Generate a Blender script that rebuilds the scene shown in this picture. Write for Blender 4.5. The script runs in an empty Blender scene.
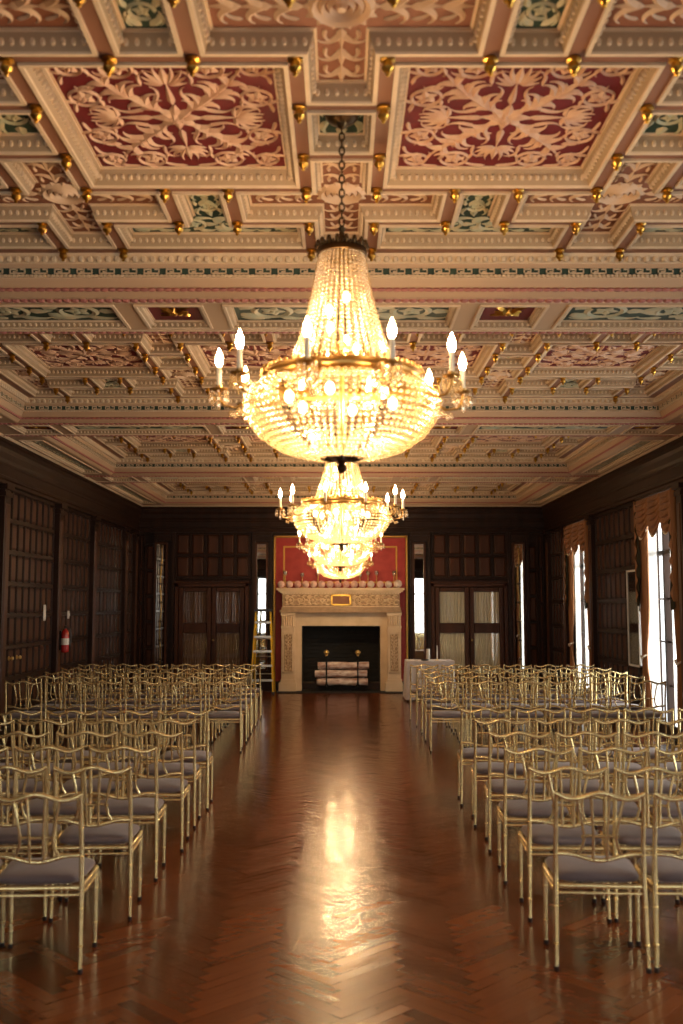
import bpy, math, random
from mathutils import Vector, Matrix
R = math.radians
PI = math.pi
sin, cos = math.sin, math.cos
random.seed(7)
S = bpy.context.scene
COL = S.collection

# ------------------------------------------------------------------ helpers
class MB:
    """collects geometry for ONE mesh object"""
    def __init__(s):
        s.v = []; s.f = []; s.m = []
    def face(s, idx, m=0):
        s.f.append(tuple(idx)); s.m.append(m)
    def poly(s, pts, m=0):
        b = len(s.v); s.v += [tuple(p) for p in pts]; s.face(range(b, b + len(pts)), m)
    def box(s, x0, y0, z0, x1, y1, z1, m=0):
        if x0 > x1: x0, x1 = x1, x0
        if y0 > y1: y0, y1 = y1, y0
        if z0 > z1: z0, z1 = z1, z0
        b = len(s.v)
        s.v += [(x0,y0,z0),(x1,y0,z0),(x1,y1,z0),(x0,y1,z0),(x0,y0,z1),(x1,y0,z1),(x1,y1,z1),(x0,y1,z1)]
        for q in ((0,3,2,1),(4,5,6,7),(0,1,5,4),(1,2,6,5),(2,3,7,6),(3,0,4,7)):
            s.face([b + i for i in q], m)
    def frustum(s, x0, y0, x1, y1, z0, z1, ins, m=0):
        b = len(s.v)
        s.v += [(x0,y0,z0),(x1,y0,z0),(x1,y1,z0),(x0,y1,z0),
                (x0+ins,y0+ins,z1),(x1-ins,y0+ins,z1),(x1-ins,y1-ins,z1),(x0+ins,y1-ins,z1)]
        for q in ((4,5,6,7),(0,1,5,4),(1,2,6,5),(2,3,7,6),(3,0,4,7)):
            s.face([b + i for i in q], m)
    def tube(s, pts, r, n=8, m=0, cap=True, flat=None):
        pts = [Vector(p) for p in pts]
        if not isinstance(r, (list, tuple)): r = [r] * len(pts)
        b = len(s.v)
        prev = None
        for i, p in enumerate(pts):
            t = (pts[min(i+1, len(pts)-1)] - pts[max(i-1, 0)])
            t = t.normalized() if t.length > 1e-9 else Vector((0,0,1))
            if prev is None:
                a = Vector((1,0,0)) if abs(t.x) < .9 else Vector((0,1,0))
                nrm = (a - t * a.dot(t)).normalized()
            else:
                nrm = prev - t * prev.dot(t)
                nrm = nrm.normalized() if nrm.length > 1e-6 else t.orthogonal().normalized()
            prev = nrm
            bi = t.cross(nrm)
            for k in range(n):
                a = 2 * PI * k / n
                s.v.append(tuple(p + nrm * (cos(a) * r[i]) + bi * (sin(a) * r[i] * (flat or 1))))
        for i in range(len(pts) - 1):
            for k in range(n):
                s.face((b+i*n+k, b+i*n+(k+1) % n, b+(i+1)*n+(k+1) % n, b+(i+1)*n+k), m)
        if cap:
            s.face([b + k for k in reversed(range(n))], m)
            s.face([b + (len(pts)-1)*n + k for k in range(n)], m)
    def lathe(s, prof, n=16, c=(0,0,0), m=0, axis='z', cap=True):
        b = len(s.v)
        for (r, h) in prof:
            for k in range(n):
                a = 2 * PI * k / n
                x, y = r * cos(a), r * sin(a)
                if axis == 'z': p = (c[0]+x, c[1]+y, c[2]+h)
                elif axis == 'y': p = (c[0]+x, c[1]+h, c[2]+y)
                else: p = (c[0]+h, c[1]+x, c[2]+y)
                s.v.append(p)
        for i in range(len(prof) - 1):
            for k in range(n):
                s.face((b+i*n+k, b+i*n+(k+1) % n, b+(i+1)*n+(k+1) % n, b+(i+1)*n+k), m)
        if cap:
            s.face([b + k for k in reversed(range(n))], m)
            s.face([b + (len(prof)-1)*n + k for k in range(n)], m)
    def ell(s, c, rx, ry, rz, nu=6, nv=4, m=0):
        b = len(s.v)
        s.v.append((c[0], c[1], c[2]-rz))
        for j in range(1, nv):
            ph = -PI/2 + PI*j/nv
            for k in range(nu):
                a = 2*PI*k/nu
                s.v.append((c[0]+rx*cos(ph)*cos(a), c[1]+ry*cos(ph)*sin(a), c[2]+rz*sin(ph)))
        s.v.append((c[0], c[1], c[2]+rz))
        top = len(s.v) - 1
        for k in range(nu):
            s.face((b, b+1+(k+1) % nu, b+1+k), m)
            s.face((top, top-nu+k, top-nu+(k+1) % nu), m)
        for j in range(nv-2):
            for k in range(nu):
                p = b+1+j*nu
                s.face((p+k, p+(k+1) % nu, p+nu+(k+1) % nu, p+nu+k), m)
    def grid(s, fn, nu, nv, m=0, mfn=None):
        b = len(s.v)
        for j in range(nv+1):
            for i in range(nu+1):
                s.v.append(tuple(fn(i/nu, j/nv)))
        for j in range(nv):
            for i in range(nu):
                a = b+j*(nu+1)+i
                s.face((a, a+1, a+nu+2, a+nu+1), mfn(i, j) if mfn else m)
    def add(s, o, fn=None, mo=None):
        b = len(s.v)
        s.v += [tuple(fn(p)) if fn else p for p in o.v]
        for f, m in zip(o.f, o.m):
            s.face([b+i for i in f], m if mo is None else mo)
    def xf(s, fn):
        s.v = [tuple(fn(p)) for p in s.v]
        return s
    # relief on a panel (plane z=0, relief towards -z)
    def ribbon(s, pts, w, h, m=0, z=0):
        b = len(s.v); n = len(pts)
        for i, p in enumerate(pts):
            q0, q1 = pts[max(i-1,0)], pts[min(i+1,n-1)]
            dx, dy = q1[0]-q0[0], q1[1]-q0[1]
            l = math.hypot(dx, dy) or 1
            nx, ny = -dy/l, dx/l
            ww = w[i]
            s.v += [(p[0]+nx*ww, p[1]+ny*ww, z-.001), (p[0], p[1], z-h*(.25+.75*min(1, ww/max(w)))), (p[0]-nx*ww, p[1]-ny*ww, z-.001)]
        for i in range(n-1):
            a = b+i*3
            s.face((a, a+1, a+4, a+3), m); s.face((a+1, a+2, a+5, a+4), m)
    def curl(s, p, a, L, turn, w, h=.012, n=8, pw=2, m=0, fat=.45):
        x, y = p; pts = []; ws = []
        for i in range(n+1):
            t = i/n
            pts.append((x, y))
            ws.append(w*max(.12, (sin(PI*min(1, t**fat*.97+.03))**.8)))
            ang = a + turn*t**pw
            x += cos(ang)*L/n; y += sin(ang)*L/n
        s.ribbon(pts, ws, h, m)
        return pts
    def plume(s, p, a, L, turn, w, h=.014, k=4, m=0):
        pts = s.curl(p, a, L, turn, w*.55, h, 10, m=m)
        for i in range(k):
            t = .12+.7*i/k
            j = int(t*10)
            d = a+turn*t*t
            ll = L*(.42-.22*i/k)
            s.curl(pts[j], d+.75, ll, 1.5, w*.42, h, 6, m=m)
            s.curl(pts[j], d-.75, ll, -1.5, w*.42, h, 6, m=m)
    def rosette(s, c, r, n=6, h=.016, m=0, a0=0):
        for k in range(n):
            a = a0+2*PI*k/n
            s.curl((c[0]+r*.15*cos(a), c[1]+r*.15*sin(a)), a, r*.85, .3, r*2.2/n, h, 4, m=m)
        s.ell((c[0], c[1], 0), r*.28, r*.28, h*1.4, 8, 4, m)
    def circ(s, c, r, w, h=.01, a0=0, a1=2*PI, n=16, m=0):
        pts = [(c[0]+r*cos(a0+(a1-a0)*i/n), c[1]+r*sin(a0+(a1-a0)*i/n)) for i in range(n+1)]
        s.ribbon(pts, [w]*(n+1), h, m)
    def build(s, name, mats, parent=None, loc=None, smooth=True, angle=40, rot=None):
        me = bpy.data.meshes.new(name)
        me.from_pydata(s.v, [], s.f)
        if not isinstance(mats, (list, tuple)): mats = [mats]
        for m in mats: me.materials.append(m)
        if len(mats) > 1: me.polygons.foreach_set('material_index', s.m)
        if smooth:
            me.polygons.foreach_set('use_smooth', [True]*len(s.f))
            me.set_sharp_from_angle(angle=R(angle))
        me.update()
        o = bpy.data.objects.new(name, me)
        COL.objects.link(o)
        if parent: o.parent = parent
        if loc: o.location = loc
        if rot: o.rotation_euler = rot
        return o

def tag(o, label=None, cat=None, group=None, kind=None):
    if label: o['label'] = label
    if cat: o['category'] = cat
    if group: o['group'] = group
    if kind: o['kind'] = kind
    return o
def empty(name, loc=(0,0,0), rz=0):
    o = bpy.data.objects.new(name, None); COL.objects.link(o)
    o.location = loc; o.rotation_euler = (0,0,rz); o.empty_display_size = .1
    return o
KIDS = {}
def copy_tree(o, parent=None):
    c = o.copy(); COL.objects.link(c)
    if parent: c.parent = parent
    for ch in list(o.children): copy_tree(ch, c)
    return c

# ------------------------------------------------------------------ materials
def mat(name, col, rough=.5, metal=0, spec=.5, coat=0, noise=None, bump=None, sheen=0, emit=None, estr=0):
    m = bpy.data.materials.new(name); m.use_nodes = True
    nt = m.node_tree; b = nt.nodes['Principled BSDF']
    b.inputs['Base Color'].default_value = (*col, 1)
    b.inputs['Roughness'].default_value = rough
    b.inputs['Metallic'].default_value = metal
    b.inputs['Specular IOR Level'].default_value = spec
    b.inputs['Coat Weight'].default_value = coat
    b.inputs['Coat Roughness'].default_value = .08
    b.inputs['Sheen Weight'].default_value = sheen
    if emit:
        b.inputs['Emission Color'].default_value = (*emit, 1); b.inputs['Emission Strength'].default_value = estr
    tc = nt.nodes.new('ShaderNodeTexCoord')
    if noise:   # (scale xyz, col2, detail)
        mp = nt.nodes.new('ShaderNodeMapping'); mp.inputs['Scale'].default_value = noise[0]
        nt.links.new(tc.outputs['Object'], mp.inputs['Vector'])
        nz = nt.nodes.new('ShaderNodeTexNoise'); nz.inputs['Scale'].default_value = 1; nz.inputs['Detail'].default_value = 4
        nt.links.new(mp.outputs[0], nz.inputs['Vector'])
        rp = nt.nodes.new('ShaderNodeValToRGB')
        rp.color_ramp.elements[0].position = .35; rp.color_ramp.elements[1].position = .65
        rp.color_ramp.elements[0].color = (*col, 1); rp.color_ramp.elements[1].color = (*noise[1], 1)
        nt.links.new(nz.outputs['Fac'], rp.inputs[0])
        nt.links.new(rp.outputs[0], b.inputs['Base Color'])
    if bump:    # (scale, strength)
        nz2 = nt.nodes.new('ShaderNodeTexNoise'); nz2.inputs['Scale'].default_value = bump[0]; nz2.inputs['Detail'].default_value = 3
        nt.links.new(tc.outputs['Object'], nz2.inputs['Vector'])
        bp = nt.nodes.new('ShaderNodeBump'); bp.inputs['Strength'].default_value = bump[1]; bp.inputs['Distance'].default_value = .01
        nt.links.new(nz2.outputs['Fac'], bp.inputs['Height'])
        nt.links.new(bp.outputs[0], b.inputs['Normal'])
    return m

def mixmat(name, parts):
    """chain of mixed shaders: [(node type, colour, roughness, weight)]"""
    m = bpy.data.materials.new(name); m.use_nodes = True
    nt = m.node_tree; nt.nodes.remove(nt.nodes['Principled BSDF'])
    out = nt.nodes['Material Output']; cur = None; tot = 0
    for (t, c, r, w) in parts:
        n = nt.nodes.new(t); n.inputs['Color'].default_value = (*c, 1)
        if 'Roughness' in n.inputs: n.inputs['Roughness'].default_value = r
        tot += w
        if cur is None: cur = n
        else:
            mx = nt.nodes.new('ShaderNodeMixShader'); mx.inputs[0].default_value = w/tot
            nt.links.new(cur.outputs[0], mx.inputs[1]); nt.links.new(n.outputs[0], mx.inputs[2]); cur = mx
    nt.links.new(cur.outputs[0], out.inputs['Surface'])
    return m

M = {}
M['cream'] = mat('cream_plaster', (.64,.47,.30), .55, noise=((9,9,9),(.72,.54,.36)))
M['slopeshade'] = mat('cream_slope_shade', (.40,.27,.155), .6)  # relief shade behind the eggs, painted as darker cream on the coffer slopes
M['pale'] = mat('pale_plaster', (.70,.53,.35), .55)
M['rib'] = mat('brown_rib', (.225,.095,.052), .5, noise=((2,2,2),(.27,.12,.068)))
M['tan'] = mat('tan_plaster', (.50,.33,.20), .55)
M['pink'] = mat('rose_plaster', (.42,.15,.12), .55)
M['red'] = mat('crimson_field', (.115,.004,.007), .6, noise=((12,12,12),(.15,.006,.009)))
M['terra'] = mat('terracotta_field', (.215,.072,.033), .6, noise=((10,10,10),(.27,.095,.046)))
M['green'] = mat('green_field', (.012,.032,.018), .6, noise=((12,12,12),(.022,.052,.032)))
M['redrelief'] = mat('relief_on_crimson', (.66,.42,.27), .55, noise=((14,14,14),(.56,.31,.19)))
M['terrarelief'] = mat('relief_on_terracotta', (.66,.45,.29), .55)
M['greenrelief'] = mat('relief_on_green', (.42,.43,.29), .55, noise=((14,14,14),(.58,.47,.28)))
M['gilt'] = mat('gilt', (.62,.36,.07), .28, 1)
M['wood'] = mat('dark_walnut', (.017,.007,.0038), .42, spec=.2, noise=((6,6,1.2),(.030,.012,.0065)))
M['wood2'] = mat('walnut_panel', (.050,.018,.0085), .42, spec=.22, noise=((9,9,1.0),(.080,.028,.013)))
M['stone'] = mat('carved_limestone', (.66,.49,.30), .6, noise=((5,5,5),(.73,.56,.37)), bump=(40,.1))
M['stonedark'] = mat('dark_limestone', (.33,.21,.115), .65, noise=((14,14,14),(.42,.28,.16)))  # darker limestone for the ground behind frieze and pilaster carving
M['plaque'] = mat('bronze_plaque', (.17,.055,.014), .4, .2)
M['soot'] = mat('sooty_brick', (.004,.0034,.0032), .8, noise=((8,8,16),(.009,.008,.007)))
M['iron'] = mat('black_iron', (.012,.011,.010), .35, .6)
M['brass'] = mat('polished_brass', (.80,.56,.20), .3, .7)
M['birch'] = mat('birch_bark', (.80,.68,.60), .75, noise=((5,14,14),(.38,.20,.15)), bump=(30,.4))
M['logend'] = mat('log_end', (.45,.25,.13), .8)
M['redpaint'] = mat('crimson_damask', (.33,.018,.015), .55, noise=((7,7,7),(.40,.028,.022)))
M['goldpaint'] = mat('gold_paint', (.62,.36,.07), .4, .5)
M['mirror'] = mat('mirror_glass', (.85,.87,.86), .015, 1)
M['gold'] = mat('gold_lacquer', (.90,.76,.42), .25, .75, noise=((7,7,7),(.88,.68,.32)))
M['tip'] = mat('dark_rubber_tip', (.02,.014,.012), .5)
M['cushion'] = mat('mauve_grey_fabric', (.165,.125,.128), .85, sheen=.3, bump=(160,.2))
M['bronze'] = mat('dark_bronze', (.09,.055,.025), .35, .9)
M['agedgold'] = mat('aged_gold', (.45,.27,.09), .32, 1)
M['candle'] = mat('candle_sleeve', (.80,.74,.62), .5)
M['flame'] = mat('flame_bulb', (1,.9,.7), .3, emit=(1,.66,.34), estr=120)
M['bulb'] = mat('warm_bulb', (1,.9,.7), .3, emit=(1,.60,.26), estr=30)
M['crystal'] = mixmat('crystal_beads', [('ShaderNodeBsdfTranslucent',(1,.80,.50),0,.22),('ShaderNodeBsdfTransparent',(1,.95,.84),0,.46),('ShaderNodeBsdfGlossy',(1,.95,.85),.10,.32)])
M['glass'] = mixmat('window_glass', [('ShaderNodeBsdfTransparent',(.97,.98,.97),0,.92),('ShaderNodeBsdfGlossy',(1,1,1),.01,.08)])
M['sheer'] = mixmat('white_sheer', [('ShaderNodeBsdfTransparent',(1,1,1),0,.55),('ShaderNodeBsdfTranslucent',(.95,.95,.93),0,.3),('ShaderNodeBsdfDiffuse',(.92,.92,.9),0,.15)])
M['drape'] = mat('tan_silk', (.27,.125,.055), .75, spec=.08, noise=((20,20,2),(.34,.165,.08)), sheen=.1)
M['drapedark'] = mat('dark_green_silk', (.035,.032,.022), .75, spec=.08)
M['fringe'] = mat('cream_fringe', (.68,.60,.48), .7)
M['curtcream'] = mat('cream_curtain', (.82,.74,.56), .8, noise=((40,40,1),(.66,.58,.43)))
M['curtbrown'] = mat('brown_curtain', (.20,.095,.05), .7, noise=((40,40,1),(.12,.055,.028)))
M['whiteframe'] = mat('white_paint', (.75,.75,.73), .4)
M['greyglass'] = mat('grey_mirror', (.25,.25,.25), .08, 1)
M['yellow'] = mat('yellow_fibreglass', (.70,.42,.012), .45)
M['alu'] = mat('aluminium', (.62,.62,.60), .35, 1)
M['blackplastic'] = mat('black_plastic', (.02,.02,.024), .4)
M['extred'] = mat('extinguisher_red', (.42,.016,.014), .25, coat=.5)
M['label'] = mat('white_label', (.75,.72,.66), .5)
M['cloth'] = mat('white_linen', (.72,.66,.64), .85, sheen=.2)
M['wax'] = mat('ivory_wax', (.82,.78,.70), .5)
M['flowerA'] = mat('blush_petals', (.75,.47,.40), .8, noise=((30,30,30),(.80,.62,.54)))
M['flowerB'] = mat('pink_petals', (.70,.36,.31), .8, noise=((30,30,30),(.78,.52,.45)))
M['flowerC'] = mat('ivory_petals', (.78,.63,.54), .8, noise=((30,30,30),(.82,.72,.63)))
M['clear'] = mixmat('clear_glass', [('ShaderNodeBsdfTransparent',(.95,.93,.9),0,.6),('ShaderNodeBsdfGlossy',(1,.97,.92),.05,.25),('ShaderNodeBsdfTranslucent',(1,.85,.75),0,.15)])
M['underfloor'] = mat('sub_floor', (.03,.012,.006), .6)

def floor_mat():
    m = bpy.data.materials.new('herringbone_parquet'); m.use_nodes = True
    nt = m.node_tree; b = nt.nodes['Principled BSDF']; L = nt.links.new
    at = nt.nodes.new('ShaderNodeAttribute'); at.attribute_name = 'plank'
    uv = nt.nodes.new('ShaderNodeUVMap'); uv.uv_map = 'grain'
    mp = nt.nodes.new('ShaderNodeMapping'); mp.inputs['Scale'].default_value = (3, 90, 1)
    nz = nt.nodes.new('ShaderNodeTexNoise'); nz.inputs['Detail'].default_value = 4; nz.inputs['Scale'].default_value = 1
    L(uv.outputs[0], mp.inputs[0]); L(mp.outputs[0], nz.inputs['Vector'])
    ad = nt.nodes.new('ShaderNodeMath'); ad.operation = 'MULTIPLY_ADD'; ad.inputs[1].default_value = .45; ad.inputs[2].default_value = -.22
    L(nz.outputs['Fac'], ad.inputs[0])
    sm = nt.nodes.new('ShaderNodeMath'); sm.operation = 'ADD'
    L(at.outputs['Fac'], sm.inputs[0]); L(ad.outputs[0], sm.inputs[1])
    rp = nt.nodes.new('ShaderNodeValToRGB')
    e = rp.color_ramp.elements
    e[0].position = .0; e[0].color = (.062,.0145,.0038,1); e[1].position = 1; e[1].color = (.225,.060,.0145,1)
    L(sm.outputs[0], rp.inputs[0]); L(rp.outputs[0], b.inputs['Base Color'])
    rr = nt.nodes.new('ShaderNodeMath'); rr.operation = 'MULTIPLY_ADD'; rr.inputs[1].default_value = .06; rr.inputs[2].default_value = .16
    L(at.outputs['Fac'], rr.inputs[0]); L(rr.outputs[0], b.inputs['Roughness'])
    b.inputs['Specular IOR Level'].default_value = .5
    b.inputs['Specular IOR Level'].default_value = .36
    tc = nt.nodes.new('ShaderNodeTexCoord')
    n2 = nt.nodes.new('ShaderNodeTexNoise'); n2.inputs['Scale'].default_value = 11; n2.inputs['Detail'].default_value = 2
    L(tc.outputs['Object'], n2.inputs['Vector'])
    bp = nt.nodes.new('ShaderNodeBump'); bp.inputs['Strength'].default_value = .20; bp.inputs['Distance'].default_value = .01
    L(n2.outputs['Fac'], bp.inputs['Height']); L(bp.outputs[0], b.inputs['Normal']); L(bp.outputs[0], b.inputs['Coat Normal'])
    return m
M['floor'] = floor_mat()

# ------------------------------------------------------------------ room dimensions
WX = 4.50; YB = 21.6; YF = -2.4; ZS = 3.96; ZR = 4.22; H = 1.8
PITCH = R(5.4); FPX = 995.0
BAYS = [.12, 4.90, 9.68, 14.46, 19.24]
def zat(py, Y):
    return H + Y*math.tan(math.atan((512-py)/FPX) + PITCH)
def xat(px, Y, z=1.8):
    return (px-341.0)/FPX*(Y*cos(PITCH) + (z-H)*sin(PITCH))

# ------------------------------------------------------------------ floor
def build_floor():
    W = .076; n = 6
    v = []; f = []; val = []; uvs = []
    c, s = cos(R(45)), sin(R(45))
    N = 190
    def plank(x0, y0, x1, y1):
        cx, cy = (x0+x1)/2*W, (y0+y1)/2*W
        X, Y = c*cx - s*cy, s*cx + c*cy + 9.6
        if not (-WX-.12 < X < WX+.12 and YF-.12 < Y < YB+.12): return
        b = len(v); g = .0006; ta, tb = random.gauss(0,.008), random.gauss(0,.003)
        if x1-x0 < y1-y0: ta, tb = tb, ta
        for (a, d) in ((x0,y0),(x1,y0),(x1,y1),(x0,y1)):
            a2 = a*W + (g if a == x0 else -g); d2 = d*W + (g if d == y0 else -g)
            v.append((c*a2 - s*d2, s*a2 + c*d2 + 9.6, (d2-cy)*ta + (a2-cx)*tb))
        f.append((b,b+1,b+2,b+3)); val.append(min(1,max(0,random.gauss(.5,.11)+(.13 if x1-x0 > y1-y0 else -.13))))  # sheen of the two laying directions painted into the tone, over random variation
        o = random.random()*50
        if x1-x0 > y1-y0: uvs.append([(o,o),(o+.43,o),(o+.43,o+.085),(o,o+.085)])
        else: uvs.append([(o,o),(o,o+.085),(o+.43,o+.085),(o+.43,o)])
    for m_ in range(-24, 25):
        for j in range(-N, N):
            ox = m_*2*n
            plank(ox+j, j, ox+j+n, j+1)
            plank(ox+j+n, j-n+1, ox+j+n+1, j+1)
    nb = len(v)
    v.extend([(-WX-.1,YF-.1,-.003),(WX+.1,YF-.1,-.003),(WX+.1,YB+.1,-.003),(-WX-.1,YB+.1,-.003)])
    f.append((nb,nb+1,nb+2,nb+3)); val.append(0); uvs.append([(0,0)]*4)
    me = bpy.data.meshes.new('floor'); me.from_pydata(v, [], f)
    me.materials.append(M['floor'])
    at = me.attributes.new('plank', 'FLOAT', 'FACE'); at.data.foreach_set('value', val)
    uv = me.uv_layers.new(name='grain')
    uv.data.foreach_set('uv', [q for u in uvs for p in u for q in p])
    o = bpy.data.objects.new('floor', me); COL.objects.link(o); tag(o, kind='structure')
build_floor()

# ------------------------------------------------------------------ ceiling
def offset_poly(pts, d):
    """inset a counter-clockwise rectilinear polygon by d"""
    n = len(pts); out = []
    for i in range(n):
        a, b, c = pts[i-1], pts[i], pts[(i+1) % n]
        d1 = Vector((b[0]-a[0], b[1]-a[1])).normalized(); d2 = Vector((c[0]-b[0], c[1]-b[1])).normalized()
        n1 = Vector((-d1.y, d1.x)); n2 = Vector((-d2.y, d2.x))
        out.append((b[0]+(n1.x+n2.x)*d, b[1]+(n1.y+n2.y)*d))
    return out
def inpoly(x, y, pts):
    r = False; j = len(pts)-1
    for i in range(len(pts)):
        (xi, yi), (xj, yj) = pts[i], pts[j]
        if (yi > y) != (yj > y) and x < (xj-xi)*(y-yi)/(yj-yi)+xi: r = not r
        j = i
    return r
def plate(outer, holes, m=0, z=0, mb=None):
    mb = mb or MB()
    xs = sorted({round(p[0],4) for h in [outer]+holes for p in h}); ys = sorted({round(p[1],4) for h in [outer]+holes for p in h})
    for i in range(len(xs)-1):
        for j in range(len(ys)-1):
            cx, cy = (xs[i]+xs[i+1])/2, (ys[j]+ys[j+1])/2
            if not inpoly(cx, cy, outer) or any(inpoly(cx, cy, h) for h in holes): continue
            mb.poly([(xs[i],ys[j],z),(xs[i],ys[j+1],z),(xs[i+1],ys[j+1],z),(xs[i+1],ys[j],z)], m)
    return mb
def rect(x0, y0, x1, y1): return [(x0,y0),(x1,y0),(x1,y1),(x0,y1)]
def shift(p, dx, dy): return [(a+dx, b+dy) for a, b in p]

def coffer_frame(pts, w, depth, eggs=True):
    mb = MB()
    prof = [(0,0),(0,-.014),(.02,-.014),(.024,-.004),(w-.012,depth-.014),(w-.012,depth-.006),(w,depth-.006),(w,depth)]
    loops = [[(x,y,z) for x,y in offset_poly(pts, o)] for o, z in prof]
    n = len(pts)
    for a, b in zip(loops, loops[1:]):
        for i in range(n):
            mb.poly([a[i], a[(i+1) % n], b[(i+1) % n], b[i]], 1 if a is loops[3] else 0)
    if eggs:
        mid = offset_poly(pts, w*.52); zc = depth*.42
        for i in range(n):
            p, q = Vector(mid[i]), Vector(mid[(i+1) % n])
            L = (q-p).length; k = max(1, int(L/.042)); d = (q-p)/L
            for j in range(k):
                c = p + d*(L*(j+.5)/k)
                ax, ay = (.0125, w*.3) if abs(d.x) > .5 else (w*.3, .0125)
                mb.ell((c.x, c.y, zc), ax*1.15, ay, .020, 6, 4, 0)
    return mb
def field(pts, w, depth):
    mb = MB(); q = offset_poly(pts, w-.002)
    mb.poly([(x,y,depth) for x,y in reversed(q)], 0)
    return mb
def sym4(fn):
    q = MB(); fn(q); out = MB()
    for sx in (1,-1):
        for sy in (1,-1):
            out.add(q, lambda p: (p[0]*sx, p[1]*sy, p[2]))
    return out
def vine(mb, x0, y0, x1, y1, m=1):
    """running acanthus scroll that fills a rectangle"""
    hor = (x1-x0) >= (y1-y0)
    L = (x1-x0) if hor else (y1-y0); Wd = (y1-y0) if hor else (x1-x0)
    q = MB(); k = max(1, round(L/(Wd*1.05))); p = L/k; r = Wd*.5
    for i in range(k):
        sg = 1 if i % 2 == 0 else -1
        cx = p*(i+.5)
        q.circ((cx, 0), r*.62, r*.12, .012, -PI*.5*sg, PI*1.2*sg, 12)
        q.rosette((cx, 0), r*.45, 5, .014, a0=i)
        for s2 in (1,-1):
            q.curl((cx-p*.45, sg*r*.2*s2), s2*.9, p*.55, -s2*1.8, r*.26, .013, 6)
            q.curl((cx+p*.1, s2*r*.68), s2*.35, p*.5, s2*-1.6, r*.20, .013, 6)
            q.curl((cx-p*.1, s2*r*.72), PI-s2*.35, p*.4, s2*1.6, r*.18, .013, 6)
        q.curl((cx+p*.30, 0), 0, p*.36, .5*sg, r*.28, .013, 5)
    cx0, cy0 = (x0, (y0+y1)/2) if hor else ((x0+x1)/2, y0)
    if hor: mb.add(q, lambda v: (cx0+v[0], cy0+v[1], v[2]), m)
    else: mb.add(q, lambda v: (cx0-v[1], cy0+v[0], v[2]), m)

FW, DP = .082, .085
def red_orn(q):
    # diagonal acanthus
    p = q.curl((.06,.065), R(46), .50, .35, .030, .022, 10)
    for i, (t, l) in enumerate(((1,.10),(2,.135),(4,.155),(5,.15),(7,.12))):
        d = R(46)+.35*(t/10)**2
        q.curl(p[t], d+.75, l, 2.3, .021, .018, 8); q.curl(p[t], d-.75, l, -2.3, .021, .018, 8)
        q.curl(p[t], d+.3, l*.62, 1.4, .012, .016, 6); q.curl(p[t], d-.3, l*.62, -1.4, .012, .016, 6)
    # palmettes on the axes
    q.curl((0,.13), R(90), .20, 0, .020, .018, 6); q.curl((0,.33), R(90), .15, 0, .028, .018, 6)
    for a, l in ((66,.16),(42,.15),(18,.12),(-10,.10)): q.curl((.008,.335), R(a), l, .9, .017, .016, 6)
    q.curl((.12,0), R(0), .18, 0, .020, .018, 6); q.curl((.30,0), R(0), .14, 0, .026, .018, 6)
    for a, l in ((22,.15),(46,.14),(72,.12),(100,.10)): q.curl((.305,.008), R(a), l, -.9, .017, .016, 6)
    # flower roundels in scroll rings
    for c, r in (((.215,.47),.078),((.425,.20),.074),((.43,.475),.062)):
        q.circ(c, r, .009, .013); q.rosette(c, r*.78, 5, .018, a0=c[0]*9)
        for k in range(3): q.curl((c[0]+r*cos(k*2.1+c[1]*7), c[1]+r*sin(k*2.1+c[1]*7)), k*2.1+c[1]*7+.9, .08, 1.8, .012, .013, 6)
    q.curl((.03,.555), R(-5), .22, -2.6, .012, .012, 9); q.curl((.30,.56), R(0), .17, -2.8, .011, .012, 8)
    q.curl((.50,.05), R(95), .2, 2.6, .012, .012, 9); q.curl((.505,.32), R(95), .15, 2.8, .011, .012, 8)
    q.curl((.12,.32), R(80), .18, 3.0, .011, .012, 9); q.curl((.31,.105), R(10), .18, -3.0, .011, .012, 9)
    q.curl((.30,.38), R(120), .12, -2.4, .010, .012, 7); q.curl((.35,.30), R(-30), .12, 2.4, .010, .012, 7)
    q.curl((.09,.16), R(118), .16, -1.8, .014, .014, 7); q.curl((.15,.09), R(-28), .16, 1.8, .014, .014, 7)
def put(orn, depth, mb, m=1):
    mb.add(orn, lambda p: (p[0], p[1], p[2]+depth-.002), m)

P_RED = rect(-.605,-.66,.605,.66)
P_SQ = rect(-.17,-.23,.17,.23)
P_CROSS = [(-.17,-.65),(.17,-.65),(.17,-.22),(.62,-.22),(.62,.22),(.17,.22),(.17,.69),(-.17,.69),(-.17,.22),(-.62,.22),(-.62,-.22),(-.17,-.22)]  # centre y = .95
P_TEE = [(-.15,.73),(.15,.73),(.15,1.24),(.605,1.24),(.605,1.64),(-.605,1.64),(-.605,1.24),(-.15,1.24)]
P_EDGE = [(-.17,-.65),(.17,-.65),(.17,.69),(-.17,.69),(-.17,.22),(-.62,.22),(-.62,-.22),(-.17,-.22)]   # half cross by the long walls (outer side cut)

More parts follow.
